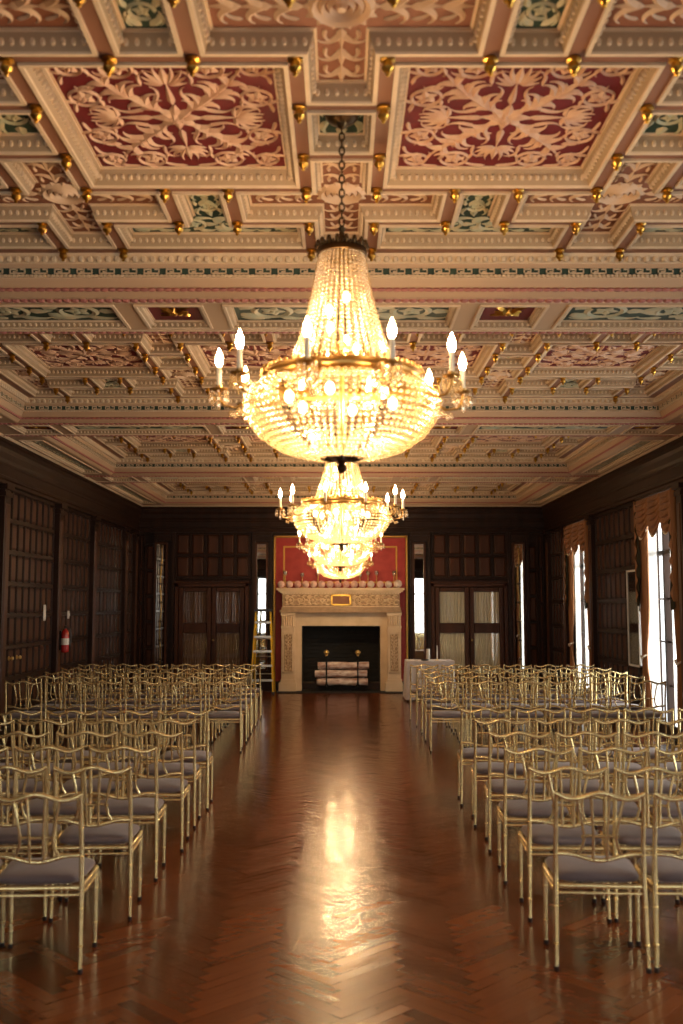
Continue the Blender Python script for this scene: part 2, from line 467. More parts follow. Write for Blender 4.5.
def make_red():
    mb = field(P_RED, FW, DP); o = sym4(red_orn); o.rosette((0,0), .13, 8, .024); o.rosette((0,0), .075, 6, .032, a0=.3)
    put(o, DP, mb)
    return mb, coffer_frame(P_RED, FW, DP)
def make_cross(pts, full=True):
    mb = field(pts, FW-.02, DP); o = MB()
    for rr, w in ((.125,.022),(.085,.014),(.05,.012)): o.circ((0,0), rr, w, .022)
    for k in range(14):
        a = 2*PI*k/14; o.curl((.128*cos(a), .128*sin(a)), a, .04, 0, .022, .014, 4)
    o.ell((0,0,0), .028, .028, .03, 8, 4)
    for sg in (1,-1):
        for s2 in (1,-1):
            for k in range(3):
                y = .20+.14*k
                o.curl((0, sg*y), PI/2-s2*.5 if sg > 0 else -PI/2+s2*.5, .15, -s2*sg*2.6, .020, .015, 8); o.curl((s2*.07, sg*(y-.03)), PI/2*sg+s2*.2, .12, s2*sg*2.8, .011, .013, 8)
            if not (sg > 0 and not full):
                for k in range(3):
                    x = .20+.12*k
                    o.curl((sg*x, 0), s2*.5 if sg > 0 else PI-s2*.5, .17, s2*sg*2.6, .022, .015, 8); o.curl((sg*(x-.02), s2*.09), (0 if sg > 0 else PI)-s2*sg*.2, .13, -s2*sg*2.8, .012, .013, 8)
        for k in range(3):
            o.curl((0, sg*(.16+.15*k)), sg*PI/2, .15, 0, .024, .017, 5)
            if not (sg > 0 and not full): o.curl((sg*(.16+.13*k), 0), 0 if sg > 0 else PI, .14, 0, .03, .017, 5)
    put(o, DP, mb)
    return mb, coffer_frame(pts, FW-.02, DP)
def make_tee():
    mb = field(P_TEE, FW-.025, DP); o = MB()
    vine(o, -.54, 1.31, .54, 1.57, 0); vine(o, -.09, .80, .09, 1.27, 0)
    put(o, DP, mb)
    return mb, coffer_frame(P_TEE, FW-.025, DP)
def make_sq():
    mb = field(P_SQ, FW-.025, DP); o = MB(); vine(o, -.11, -.17, .11, .17, 0); put(o, DP, mb)
    return mb, coffer_frame(P_SQ, FW-.025, DP)

def slab_holes():
    holes = [rect(-3.82, yb-1.92, 3.82, yb+1.92) for yb in BAYS]
    soff = []
    for a, b in zip(BAYS, BAYS[1:]):
        yc = (a+b)/2
        for x, hx, kind in SOFFIT: soff.append((x, yc, hx, .30, kind))
    return holes, soff
SOFFIT = [(0,.86,'g'),(-1.25,.25,'r'),(1.25,.25,'r'),(-2.5,.86,'g'),(2.5,.86,'g'),(-3.75,.25,'r'),(3.75,.25,'r')]
holes, soff = slab_holes()
sh = [rect(x-hx, y-hy, x+hx, y+hy) for x, y, hx, hy, k in soff]
side = []
for yb in BAYS:
    for sx in (1,-1): side.append((sx*4.06, yb, .16, 1.6))
sh2 = [rect(x-hx, y-hy, x+hx, y+hy) for x, y, hx, hy in side]
ceil_mb = plate(rect(-WX-.1, YF-.1, WX+.1, YB+.1), holes+sh+sh2, 0, ZS)
# rose rope mouldings at both edges of every beam soffit, and the slab's top
for a, b in zip(BAYS, BAYS[1:]):
    yc = (a+b)/2
    for sy in (1,-1):
        n = int(2*WX/.06)
        for i in range(n):
            x = -WX+(i+.5)*2*WX/n
            ceil_mb.ell((x, yc+sy*.405, ZS), .034, .034, .02, 6, 4, 1)
        ceil_mb.box(-WX, yc+sy*.37-.012, ZS-.008, WX, yc+sy*.37+.012, ZS, 2)
ceil_mb.box(-WX-.1, YF-.1, ZR+.14, WX+.1, YB+.1, ZR+.24, 0)
ceiling = tag(ceil_mb.build('ceiling', [M['tan'], M['pink'], M['pale']]), kind='structure')

# bay cornice (swept moulding ring with egg-and-dart, key fret, dentils)
def bay_cornice():
    mb = MB()
    prof = [(0,ZR,0),(.012,ZR-.012,0),(.065,ZR-.055,1),(.07,ZR-.085,2),(.075,ZR-.13,0),(.085,ZR-.15,1),(.11,ZR-.20,1),(.14,ZR-.235,1),(.17,ZS,1),(.19,ZS-.006,1),(.19,ZS,1)]
    def loop(o, z): return [(-3.65-o,-1.75-o,z),(3.65+o,-1.75-o,z),(3.65+o,1.75+o,z),(-3.65-o,1.75+o,z)]
    for (o1,z1,m1), (o2,z2,_) in zip(prof, prof[1:]):
        a, b = loop(o1,z1), loop(o2,z2)
        for i in range(4): mb.poly([a[i],a[(i+1)%4],b[(i+1)%4],b[i]], m1)
    def along(o, pitch, fn):
        for s_, ax in ((1,'x'),(-1,'x'),(1,'y'),(-1,'y')):
            L = 2*(3.65+o) if ax == 'x' else 2*(1.75+o)
            n = int(L/pitch)
            for i in range(n):
                t = -L/2+(i+.5)*L/n
                if ax == 'x': fn(lambda u, d, z: (t+u, s_*(1.75+o-d), z))
                else: fn(lambda u, d, z: (s_*(3.65+o-d), t+u, z))
    def tb(T, u0, u1, d0, d1, z0, z1, m):
        q = MB(); q.box(u0, d0, z0, u1, d1, z1, m); mb.add(q, lambda p: T(*p))
    def te(T, d, z, ru, rd, rz, m):
        q = MB(); q.ell((0, d, z), ru, rd, rz, 6, 4, m); mb.add(q, lambda p: T(*p))
    along(.04, .062, lambda T: te(T, .012, ZR-.036, .024, .026, .026, 0))
    along(.075, .030, lambda T: tb(T, -.009, .009, -.004, .018, ZR-.150, ZR-.133, 0))
    def key(T):
        z0, z1 = ZR-.126, ZR-.090; t = .008
        for (a, b, c, d) in ((-.055,.0,z1-t,z1),(-.055,-.055+t,z0,z1),(-.055,.055,z0,z0+t),(.0-t,.0,z0+.012,z1),(-.03,.0,z0+.012,z0+.012+t*.8),(.055-t,.055,z0,z1),(.02,.055,z1-t,z1)):
            tb(T, a, b, -.002, .012, c, d, 0)
    along(.072, .155, key)
    along(.13, .055, lambda T: te(T, .012, ZR-.222, .034, .018, .015, 3))
    return mb
cor0 = bay_cornice().build('bay_cornice', [M['pale'], M['tan'], M['green'], M['pink']])
XC = [0, 1.69, -1.69]; XE = [3.38, -3.38]; XR = [.845,-.845,2.535,-2.535]
def bay_polys():
    h = []
    for x in XR:
        h.append(shift(P_RED, x, 0))
        for sy in (1,-1): h.append([(a+x, b*sy) for a, b in P_TEE])
    for x in XC+XE:
        h.append(shift(P_SQ, x, 0))
        for sy in (1,-1):
            if x in XC: h.append([(a+x, (b+.95)*sy) for a, b in P_CROSS])
            else: h.append([((a if x > 0 else -a)+x, (b+.95)*sy) for a, b in P_EDGE])
    return h
rib0 = plate(rect(-3.65,-1.75,3.65,1.75), bay_polys(), 0, 0).build('coffer_ribs', M['rib'])
def proto(name, pair, fieldm, orn):
    a = pair[0].build(name, [fieldm, orn]); b = pair[1].build('coffer_moulding', [M['cream'], M['slopeshade']], a)
    return a
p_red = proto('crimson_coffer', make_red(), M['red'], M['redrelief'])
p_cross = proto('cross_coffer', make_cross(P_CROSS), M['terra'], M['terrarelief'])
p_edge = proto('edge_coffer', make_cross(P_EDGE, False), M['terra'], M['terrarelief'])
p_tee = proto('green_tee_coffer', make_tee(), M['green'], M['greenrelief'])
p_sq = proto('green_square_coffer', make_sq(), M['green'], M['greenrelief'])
used = set()
def inst(p, loc, sx=1, sy=1):
    o = p
    if p.name in used: o = copy_tree(p)
    used.add(p.name)
    o.parent = ceiling; o.location = loc; o.scale = (sx, sy, 1)
    return o
for i, yb in enumerate(BAYS):
    inst(cor0, (0,yb,0)); inst(rib0, (0,yb,ZR))
    for x in XR:
        inst(p_red, (x,yb,ZR))
        for sy in (1,-1): inst(p_tee, (x,yb,ZR), 1, sy)
    for x in XC+XE:
        inst(p_sq, (x,yb,ZR))
        for sy in (1,-1):
            if x in XC: inst(p_cross, (x,yb+.95*sy,ZR), 1, sy)
            else: inst(p_edge, (x,yb+.95*sy,ZR), 1 if x > 0 else -1, sy)
# soffit panels
def soffit_panel(hx, hy, kind):
    pts = rect(-hx,-hy,hx,hy); mb = field(pts, .06, .045); o = MB()
    if kind == 'g': vine(o, -hx+.08, -hy+.08, hx-.08, hy-.08, 0)
    else:
        o.rosette((0,0), .10, 8, .03)
        for k in range(4): o.curl((.06*cos(PI/2*k+PI/4), .06*sin(PI/2*k+PI/4)), PI/2*k+PI/4, .10, .8, .03, .02, 5)
    put(o, .045, mb)
    return mb, coffer_frame(pts, .06, .045)
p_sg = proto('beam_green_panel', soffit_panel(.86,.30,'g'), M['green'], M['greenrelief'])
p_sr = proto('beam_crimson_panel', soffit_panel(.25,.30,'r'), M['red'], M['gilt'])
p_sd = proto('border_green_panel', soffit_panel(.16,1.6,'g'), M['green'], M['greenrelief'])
for x, y, hx, hy, k in soff: inst(p_sg if k == 'g' else p_sr, (x,y,ZS))
for x, y, hx, hy in side: inst(p_sd, (x,y,ZS))
# gilt bosses under the rib crossings
def boss_mesh(mb, c):
    q = MB()
    q.lathe([(.012,0),(.034,-.004),(.036,-.014),(.022,-.022),(.026,-.036),(.030,-.048),(.022,-.062),(.010,-.070),(.012,-.078),(.004,-.086)], 10)
    mb.add(q, lambda p: (p[0]+c[0], p[1]+c[1], p[2]+c[2]))
bpos = []
for yb in BAYS[1:]:
    for k in (-1,0,1,2,-2):
        for sx in (1,-1):
            cx = k*1.69
            for dx, ys in ((.205,(.265,.695,1.205,1.68)),(.66,(.695,1.205))):
                for y in ys:
                    for sy in (1,-1):
                        x = cx+sx*dx
                        if abs(x) < 3.58: bpos.append((x, yb+sy*y, ZR))
bpos.sort(key=lambda p: (p[1]*p[1]+p[0]*p[0]*4) if p[1] > 3.2 and abs(p[0]) < p[1]*.36 else 1e6+p[1])
mbb = MB(); boss_mesh(mbb, (0,0,0)); boss0 = None
rest = MB()
for i, p in enumerate(bpos):
    if i < 96:
        if boss0 is None: boss0 = mbb.build('gilt_boss', M['gilt'], ceiling); o = boss0
        else: o = boss0.copy(); COL.objects.link(o)
        o.parent = ceiling; o.location = p
    else: boss_mesh(rest, p)
tag(rest.build('gilt_boss', M['gilt'], ceiling), kind='stuff')

# ------------------------------------------------------------------ walls
def T_left(u, v, n): return (-WX+n, u, v)
def T_right(u, v, n): return (WX-n, u, v)
def T_back(u, v, n): return (u, YB-n, v)
def T_front(u, v, n): return (u, YF+n, v)
class WallB:
    def __init__(s, T): s.mb = MB(); s.T = T
    def box(s, u0, v0, n0, u1, v1, n1, m=0):
        q = MB(); q.box(u0,v0,n0,u1,v1,n1,m); s.mb.add(q, lambda p: s.T(*p))
    def fr(s, u0, v0, u1, v1, n0, n1, ins, m=0):
        q = MB(); q.frustum(u0,v0,u1,v1,n0,n1,ins,m); s.mb.add(q, lambda p: s.T(*p))
    def slab(s, u0, u1, v0, v1, holes):
        q = plate(rect(u0,v0,u1,v1), [rect(*h) for h in holes], 0, 0)
        s.mb.add(q, lambda p: s.T(p[0],p[1],0))
        q = plate(rect(u0,v0,u1,v1), [rect(*h) for h in holes], 0, 0)
        s.mb.add(q, lambda p: s.T(p[0],p[1],-.16))
        for (a,b,c,d) in holes:
            for e in ((a,b,a,d),(c,b,c,d),(a,b,c,b),(a,d,c,d)):
                s.mb.poly([s.T(e[0],e[1],0),s.T(e[2],e[3],0),s.T(e[2],e[3],-.16),s.T(e[0],e[1],-.16)])
    def panels(s, u0, u1, v0, v1, nu, nv, st=.05, d=.03, rail=None):
        """grid of raised panels between stiles and rails"""
        du, dv = (u1-u0)/nu, (v1-v0)/nv
        rail = rail or st
        for i in range(nu+1):
            c = u0+i*du; s.fr(c-st/2, v0, c+st/2, v1, 0, d, .008)
        for j in range(nv+1):
            c = v0+j*dv; s.fr(u0, c-rail/2, u1, c+rail/2, 0, d+.006, .010)
        for i in range(nu):
            for j in range(nv):
                s.fr(u0+i*du+st/2+.012, v0+j*dv+rail/2+.012, u0+(i+1)*du-st/2-.012, v0+(j+1)*dv-rail/2-.012, 0, .016, .025, 1)
    def pil(s, u, w, z0=0, z1=3.395, d=.10):
        s.box(u-w/2, z0, 0, u+w/2, z1, d)
        s.box(u-w/2-.02, z0, 0, u+w/2+.02, .22, d+.025)
        s.fr(u-w/2+.03, .32, u+w/2-.03, z1-.25, d, d+.015, .02, 1)
        s.box(u-w/2-.02, z1-.16, 0, u+w/2+.02, z1-.10, d+.02)
        s.box(u-w/2-.035, z1-.07, 0, u+w/2+.035, z1, d+.04)
    def build(s, name, kind='structure'):
        return tag(s.mb.build(name, [M['wood'], M['wood2']], angle=25), kind=kind)

ZP = 3.395
# left wall : panel bays between pilasters
wl = WallB(T_left); wl.slab(YF-.1, YB+.1, 0, ZS, [])
lp = [-2.2, .35, 2.9, 5.4, 7.95, 10.5, 13.05, 15.6, 17.8, 20.4, 21.4]
for a, b in zip(lp, lp[1:]):
    if b-a > .8: wl.panels(a+.15, b-.15, .40, ZP-.02, max(2, round((b-a-.3)/.275)), 7, .045, .03, .07)
for a in lp: wl.pil(a, .24)
wall_left = wl.build('wall_left')
# right wall with windows
WINC = [18.67, 13.98, 9.29, 4.60]; WHS = [.50, .82, .82, .82]
wr = WallB(T_right); wr.slab(YF-.1, YB+.1, 0, ZS, [(c-h,.06,c+h,3.30) for c, h in zip(WINC, WHS)])
rp = []
edges = [YB-.15]
for c, WH in zip(WINC, [.82]*4):
    edges += [c+WH+.12, c-WH-.12]
edges += [YF+.15]
for a, b in zip(edges[::2], edges[1::2]):
    if a-b > 1.2:
        wr.panels(b+.24, a-.24, .40, ZP-.02, max(2, round((a-b-.4)/.29)), 6, .05, .03, .08)
        wr.pil(a-.12, .20)
        if abs(b-WINC[1]-.94) > .1: wr.pil(b+.12, .20)
wall_right = wr.build('wall_right')
# far wall
def X(px): return xat(px, YB, 2.0)
def Zb(py): return zat(py, YB)
wb = WallB(T_back); wb.slab(-WX-.1, WX+.1, 0, ZS, [(-.90,.0,.86,1.5)])
def back_side(s):
    e = sorted
    # pixel columns measured from the fireplace outwards
    def P(a): return X(341+s*a) if s > 0 else X(340.5+s*a)
    def pn(a, b, *k, **kw):
        u0, u1 = sorted((P(a), P(b))); wb.panels(u0, u1, *k, **kw)
    pn(91, 166, Zb(578), Zb(533), 5, 2, st=.06, rail=.06)
    pn(186, 196, .35, Zb(545), 1, 5, st=.05)
    for a in (70.3, 87.5, 168, 186): # uprights beside the mirrors
        wb.box(P(a)-.035, .0, 0, P(a)+.035, ZP, .07)
    for a in (71, 170): # plinths and heads of the mirror strips
        u0, u1 = sorted((P(a), P(a+16)))
        wb.box(u0, 0, 0, u1, .42, .06); wb.box(u0, Zb(541), 0, u1, ZP, .06)
        wb.box(u0-.03, Zb(536), 0, u1+.03, Zb(532), .10)
    pn(198, 202, .35, ZP-.05, 1, 4, st=.03)
back_side(1); back_side(-1)
wall_back = wb.build('wall_back')
# wall behind the camera, with two tall windows
FWIN = [-3.05, 0.0, 3.05]
wf = WallB(T_front); wf.slab(-WX-.1, WX+.1, 0, ZS, [(c-.8,.5,c+.8,3.1) for c in FWIN])
for a, b in ((-2.2,-.85),(.85,2.2)): wf.panels(a+.05, b-.05, .4, ZP-.02, 4, 6, .05, .03, .07)
wall_front = wf.build('wall_front')

# entablature (timber cornice) and skirting all round
def ring(prof, name, m):
    mb = MB()
    def loop(n, z): return [(-WX+n,YF+n,z),(WX-n,YF+n,z),(WX-n,YB-n,z),(-WX+n,YB-n,z)]
    for (n1,z1), (n2,z2) in zip(prof, prof[1:]):
        a, b = loop(n1,z1), loop(n2,z2)
        for i in range(4): mb.poly([a[i],a[(i+1)%4],b[(i+1)%4],b[i]])
    return tag(mb.build(name, m, angle=25), kind='structure')
ring([(.0,3.39),(.125,3.39),(.125,3.43),(.145,3.445),(.145,3.48),(.115,3.495),(.115,3.62),(.125,3.635),(.125,3.66),(.14,3.70),(.15,3.78),(.17,3.83),(.17,3.89),(.19,3.91),(.19,ZS+.005)], 'trim_1', M['wood'])
ring([(.19,ZS-.02),(.205,ZS-.02),(.23,ZS-.005),(.23,ZS+.005)], 'trim_2', M['pale'])
ring([(0,.0),(.035,.0),(.035,.16),(.02,.19),(0,.19)], 'baseboard_1', M['wood'])

# ------------------------------------------------------------------ windows, daylight
sun_col = (1.0, .95, .86)
def window(idx, T, c, hw, z0, z1, ncol, rows, rz, energy):
    w = WallB(T)
    f = .06
    w.box(c-hw,z0,-.12,c-hw+f,z1,-.03); w.box(c+hw-f,z0,-.12,c+hw,z1,-.03)
    w.box(c-hw,z0,-.12,c+hw,z0+f,-.03); w.box(c-hw,z1-f,-.12,c+hw,z1,-.03)
    w.box(c-.035,z0,-.12,c+.035,z1,-.02)
    zt = z1-.75
    w.box(c-hw,zt-.03,-.12,c+hw,zt+.03,-.02)
    for r in rows: w.box(c-hw,r-.012,-.09,c+hw,r+.012,-.05)
    for k in range(1, ncol):
        if abs(k/ncol-.5) < .01: continue
        u = c-hw+2*hw*k/ncol; w.box(u-.012,z0,-.09,u+.012,z1,-.05)
    fr = w.mb.build('window_%d' % idx, M['wood'], smooth=False); tag(fr, kind='structure')
    p = WallB(T); p.box(c-hw,z0,-.075,c+hw,z1,-.07)
    p.mb.build('glass_pane', M['glass'], fr, smooth=False)
    L = bpy.data.lights.new('daylight', 'AREA'); L.shape = 'RECTANGLE'; L.size = 2*hw+.5; L.size_y = z1-z0+.4
    L.energy = energy; L.color = sun_col
    o = bpy.data.objects.new('daylight', L); COL.objects.link(o)
    o.location = T(c, (z0+z1)/2, -.55); o.rotation_euler = rz
    return fr
K_WIN = 160; K_FRONT = 60
for i, c in enumerate(WINC):
    window(i+1, T_right, c, WHS[i], .06, 3.30, 4, (.7,1.3,1.9), (PI/2, 0, PI/2), K_WIN)
for i, c in enumerate(FWIN):
    window(len(WINC)+i+1, T_front, c, .8, .5, 3.1, 4, (1.0,1.5,2.0), (PI/2, 0, 0), K_FRONT)

# draperies on the right-hand windows
def drapery(c, label, hw):
    root = empty('window_drapery', (WX-.05, c, 0)); tag(root, label, 'curtain', 'tan draperies at the windows')
    # local : u along +Y, n into the room (-X)
    def L(u, n, z): return (-n, u, z)
    # valance of three swags on a board
    mb = MB(); mb.box(-.055,-.84,3.365,.048,.84,3.388)
    mb.build('valance_board', M['wood'], root, smooth=False)
    for k in range(3):
        u0 = -.84+.56*k; s = MB()
        def sw(a, b, u0=u0):
            drop = .40+.20*4*a*(1-a)
            hump = sin(PI*a)
            z = 3.36-b*drop
            n = .045+.04*hump*sin(PI*min(1,b*1.1)) + .055*((b*6.5) % 1)*hump + .01*sin(a*PI*8)*(1-hump)
            return L(u0+.56*a, n, z)
        s.grid(sw, 20, 66, mfn=lambda i, j: 1 if j >= 63 else 0)
        s.build('swag', [M['drape'], M['fringe']], root)
    # zigzag cascades at the ends
    for sg in (1,-1):
        s = MB(); n = 7; w = .15
        u0 = sg*.835
        def cas(a, b):
            zig = abs(((b*n) % 1)-.5)*2
            return L(u0-sg*w*a, .060+.016*sin(a*PI*2+b*9), 3.36-b*1.55-.10*a)
        s.grid(cas, 4, 56, m=1)
        for k in range(n):
            zc = 3.36-(k+.5)*1.5/n
            hz = .75/n
            s.poly([L(u0, .082, zc-hz), L(u0-sg*w*.85, .084, zc), L(u0, .082, zc+hz)], 0)
            s.poly([L(u0, .084, zc-hz), L(u0, .084, zc+hz), L(u0+sg*.02, .03, zc+hz), L(u0+sg*.02, .03, zc-hz)], 0)
        s.build('cascade', [M['drape'], M['drapedark']], root)
        # long drape drawn aside and tied
        d = MB()
        def dr(a, b):
            z = 3.30-b*3.26
            tie = math.exp(-((z-1.05)/.45)**2)
            wd = (.36 if sg > 0 else .22)*(1-(.45 if sg > 0 else .15)*tie)
            u = sg*(.84-wd*a)
            return L(u, .0+.024*sin(a*2*PI*5)*(1-.4*tie)+.004*sin(b*5), z)
        d.grid(dr, 40, 30)
        dd = d.build('drape', M['drape'], root)
        t = MB(); t.tube([L(sg*.85,-.04,1.10),L(sg*.84,.030,1.06),L(sg*.76,.036,1.03),L(sg*.66,.030,1.08),L(sg*.65,-.03,1.10)], .014, 6)
        t.build('tieback', M['fringe'], dd)
        sh_ = MB()
        wd2 = hw*(.78 if sg > 0 else .5)
        def shr(a, b):
            return L(sg*(hw-.005-wd2*a), -.035+.010*sin(a*2*PI*9), 3.26-b*3.20)
        sh_.grid(shr, 70, 6)
        sh_.build('sheer', M['sheer'], root)
    return root
drapery(WINC[0], 'tan swag drapery on the window nearest the fireplace wall', WHS[0])
drapery(WINC[1], 'tan swag drapery with dark zigzag edge beside the framed grey mirror', WHS[1])

# pale framed mirror on the right wall
mr = empty('framed_mirror', (WX-.055, 15.19, 1.62)); tag(mr, 'tall grey mirror in a thin white frame between the windows', 'mirror')
q = MB(); q.box(-.010,-.27,-.70,.010,.27,.70); q.build('mirror_plate', M['greyglass'], mr, smooth=False)
q = MB()
for a in ((-.30,-.73,-.27,.73),(.27,-.73,.30,.73),(-.30,-.73,.30,-.70),(-.30,.70,.30,.73)): q.box(-.022,a[0],a[1],.012,a[2],a[3])
q.build('mirror_frame', M['whiteframe'], mr, smooth=False)

# ------------------------------------------------------------------ far wall : curtained doors, mirror strips
def curtained_door(idx, px0, px1, cm):
    u0, u1 = X(px0), X(px1); zt = Zb(583)
    w = WallB(T_back)
    for a, b, c, d in ((u0,.0,u0+.09,zt),(u1-.09,.0,u1,zt),(u0,zt-.09,u1,zt)): w.fr(a,b,c,d,0,.07,.012)
    w.fr(u0-.03, zt-.02, u1+.03, zt+.05, 0, .11, .02)
    fr = tag(w.mb.build('door_%d' % idx, [M['wood2']], angle=25), kind='structure')
    um = (u0+u1)/2
    for a, b in ((u0+.095, um-.005),(um+.005, u1-.095)):
        l = WallB(T_back); st = .10; zm = Zb(628)
        for (p,q_,r,s_) in ((a,.02,a+st,zt-.095),(b-st,.02,b,zt-.095),(a+st,zt-.095-st,b-st,zt-.095),(a+st,zm-.11,b-st,zm+.11),(a+st,.02,b-st,.36)):
            l.fr(p,q_,r,s_,.0,.055,.01)
        leaf = l.mb.build('door_leaf', [M['wood2']], fr, angle=25)
        for (z0, z1) in ((.36, zm-.11),(zm+.11, zt-.195)):
            c = MB()
            ph = random.random()*6
            c.grid(lambda s_, t: T_back(a+st+(b-a-2*st)*s_, z0+(z1-z0)*t, .014+.008*sin(s_*2*PI*9+ph+.6*sin(t*3))), 72, 6)
            c.build('curtain', cm, leaf)
            g = WallB(T_back); g.box(a+st, z0, .034, b-st, z1, .037)
            g.mb.build('glass_pane', M['glass'], leaf, smooth=False)
        if a > um-.02:
            k = MB(); k.ell(T_back(a+.04, Zb(640), .08), .022,.022,.022, 10, 6); k.tube([T_back(a+.04,Zb(640),.05),T_back(a+.04,Zb(640),.08)], .009, 8)
            k.build('door_knob', M['brass'], leaf)
curtained_door(1, 174.5, 248.5, M['curtbrown'])
curtained_door(2, 430, 507, M['curtcream'])
def mirror_strip(px0, px1, label):
    u0, u1 = X(px0), X(px1); z0, z1 = .45, Zb(544)
    root = empty('wall_mirror', ((u0+u1)/2, YB-.01, z0)); tag(root, label, 'mirror', 'narrow mirror strips on the far wall')
    hw = (u1-u0)/2
    q = MB(); q.box(-hw, -.035, 0, hw, 0.0, z1-z0)
    q.build('mirror_plate', M['mirror'], root, smooth=False)
    q = MB()
    for a in (-hw, hw): q.box(a-.022, -.065, -.02, a+.022, 0, z1-z0+.02)
    q.box(-hw, -.065, -.03, hw, 0, .01); q.box(-hw, -.065, z1-z0-.01, hw, 0, z1-z0+.03)
    q.build('mirror_frame', M['wood2'], root, smooth=False)
    return (u0+u1)/2, z0, z1
MS = [mirror_strip(155, 166, 'narrow dark wall mirror behind the crystal strand nearest the panelled wall'),
      mirror_strip(255.5, 266.5, 'narrow wall mirror rising behind the yellow ladder'),
      mirror_strip(413, 424, 'narrow bright wall mirror above the white-clothed table'),
      mirror_strip(512.5, 523.5, 'narrow wall mirror behind the crystal strand near the windows')]
def strand(ms, label):
    u, z0, z1 = ms
    root = empty('crystal_strand', (u, YB-.085, z0)); tag(root, label, 'garland', 'crystal strands on the far wall')
    L = z1-z0-.03
    q = MB(); q.tube([(.015*sin(k*1.3), .0, L*k/12) for k in range(13)], .008, 6); q.build('cord', M['agedgold'], root)
    n = 7
    for k in range(n):
        z = L-.03-k*(L-.25)/(n-1)
        c = MB()
        for j in range(7):
            a = 2*PI*j/7; c.ell((.030*cos(a), -.010+.010*sin(a*2), z+.018*sin(a)), .015,.013,.017, 6, 4)
        c.ell((0,-.015,z), .020,.016,.020, 6, 4)
        c.build('crystal_cluster', M['clear'], root)
strand(MS[0], 'crystal cluster strand hanging at the narrow mirror nearest the panelled wall')
strand(MS[3], 'crystal cluster strand hanging at the narrow mirror nearest the windows')

# ------------------------------------------------------------------ overmantel and fireplace
ov = empty('overmantel_panel', (0, YB-.01, 0)); tag(ov, 'crimson wall panel edged with gold behind the fireplace', 'wall panel')
q = MB(); u0, u1, zt = X(275.3), X(405), Zb(538)
q2 = plate(rect(u0, .2, u1, zt), [rect(-1.12,.0,1.08,1.85)], 0, 0)
q.add(q2, lambda p: (p[0], -.03, p[1])); q.box(u0,-.028,1.86,u1,0,zt)
q.build('crimson_field', M['redpaint'], ov, smooth=False)
q = MB(); g = .055
for a, b, c, d in ((u0-g,.2,u0,zt+g),(u1,.2,u1+g,zt+g),(u0-g,zt,u1+g,zt+g)):
    t = MB(); t.frustum(a,b,c,d,0,.06,.015); q.add(t, lambda p: (p[0], -p[2], p[1]))
q.build('gold_edging', M['goldpaint'], ov, smooth=False)
q = MB(); a0, a1, z0, z1 = X(283.5), X(396), Zb(582.5), Zb(547)
for a, b, c, d in ((a0-.02,z0,a0+.02,z1),(a1-.02,z0,a1+.02,z1),(a0-.02,z1-.02,a1+.02,z1+.02),(a0-.02,z0-.02,a1+.02,z0+.02)):
    t = MB(); t.frustum(a,b,c,d,.028,.05,.01); q.add(t, lambda p: (p[0], -p[2], p[1]))
q.build('inner_moulding', M['goldpaint'], ov, smooth=False)

fp = empty('fireplace', (0, YB, 0)); tag(fp, 'carved limestone fireplace with a black firebox on the far wall', 'fireplace')
YFP = 21.18                         # front plane of the pilasters
def fx(px): return xat(px, YFP, 1.2)
def fz(py): return zat(py, YFP)
dF = YFP-YB
q = MB(); # mantel shelf with stepped underside
for (o, za, zb_, dd) in ((0,fz(588),fz(590.2),-.10),(.03,fz(590.2),fz(591.8),-.06),(.07,fz(591.8),fz(593),-.03)):
    q.box(fx(276)+o, dF+dd, zb_, fx(404)-o, -.068, za)
for i in range(42):
    u = fx(281)+(fx(399.5)-fx(281))*(i+.5)/42
    q.box(u-.018, dF-.055, fz(593.6), u+.018, dF, fz(592.2))
q.build('mantel_shelf', M['stone'], fp, smooth=False)
q = MB(); fa, fb, fz0, fz1 = fx(281.5), fx(399.5), fz(607.5), fz(593)
q.box(fa, dF-.01, fz0, fb, -.052, fz1, 0)
q.box(fa-.052, dF-.06, fz(612.5), fb+.03, -.052, fz(610), 0); q.box(fa-.015, dF-.04, fz(610), fb+.015, -.052, fz(607.5), 0)
o = MB(); hh = (fz1-fz0)/2; zc = (fz0+fz1)/2
vine(o, fa+.05, -hh*.75, fx(329), hh*.75, 1); vine(o, fx(351.5), -hh*.75, fb-.05, hh*.75, 1)
q.add(o, lambda p: (p[0], dF-.01+p[2]*2.0, zc+p[1]), 1)
for a, b, c, d in ((fa+.02,fz0+.01,fb-.02,fz0+.03),(fa+.02,fz1-.03,fb-.02,fz1-.01)): q.box(a, dF-.025, b, c, dF, d, 1)
fr_ = q.build('frieze', [M['stonedark'], M['stone']], fp, angle=30)
q = MB(); q.box(fx(331.5), dF-.045, fz(604.5), fx(349.5), dF, fz(595.5)); q.frustum(0,0,0,0,0,0,0) if False else None
for a, b, c, d in ((330.5,605.5,350.5,604),(330.5,596,350.5,594.5),(330.5,605.5,332,594.5),(349,605.5,350.5,594.5)):
    q.box(fx(a), dF-.06, fz(b), fx(c), dF, fz(d), 1)
q.build('plaque', [M['plaque'], M['gilt']], fr_, smooth=False)
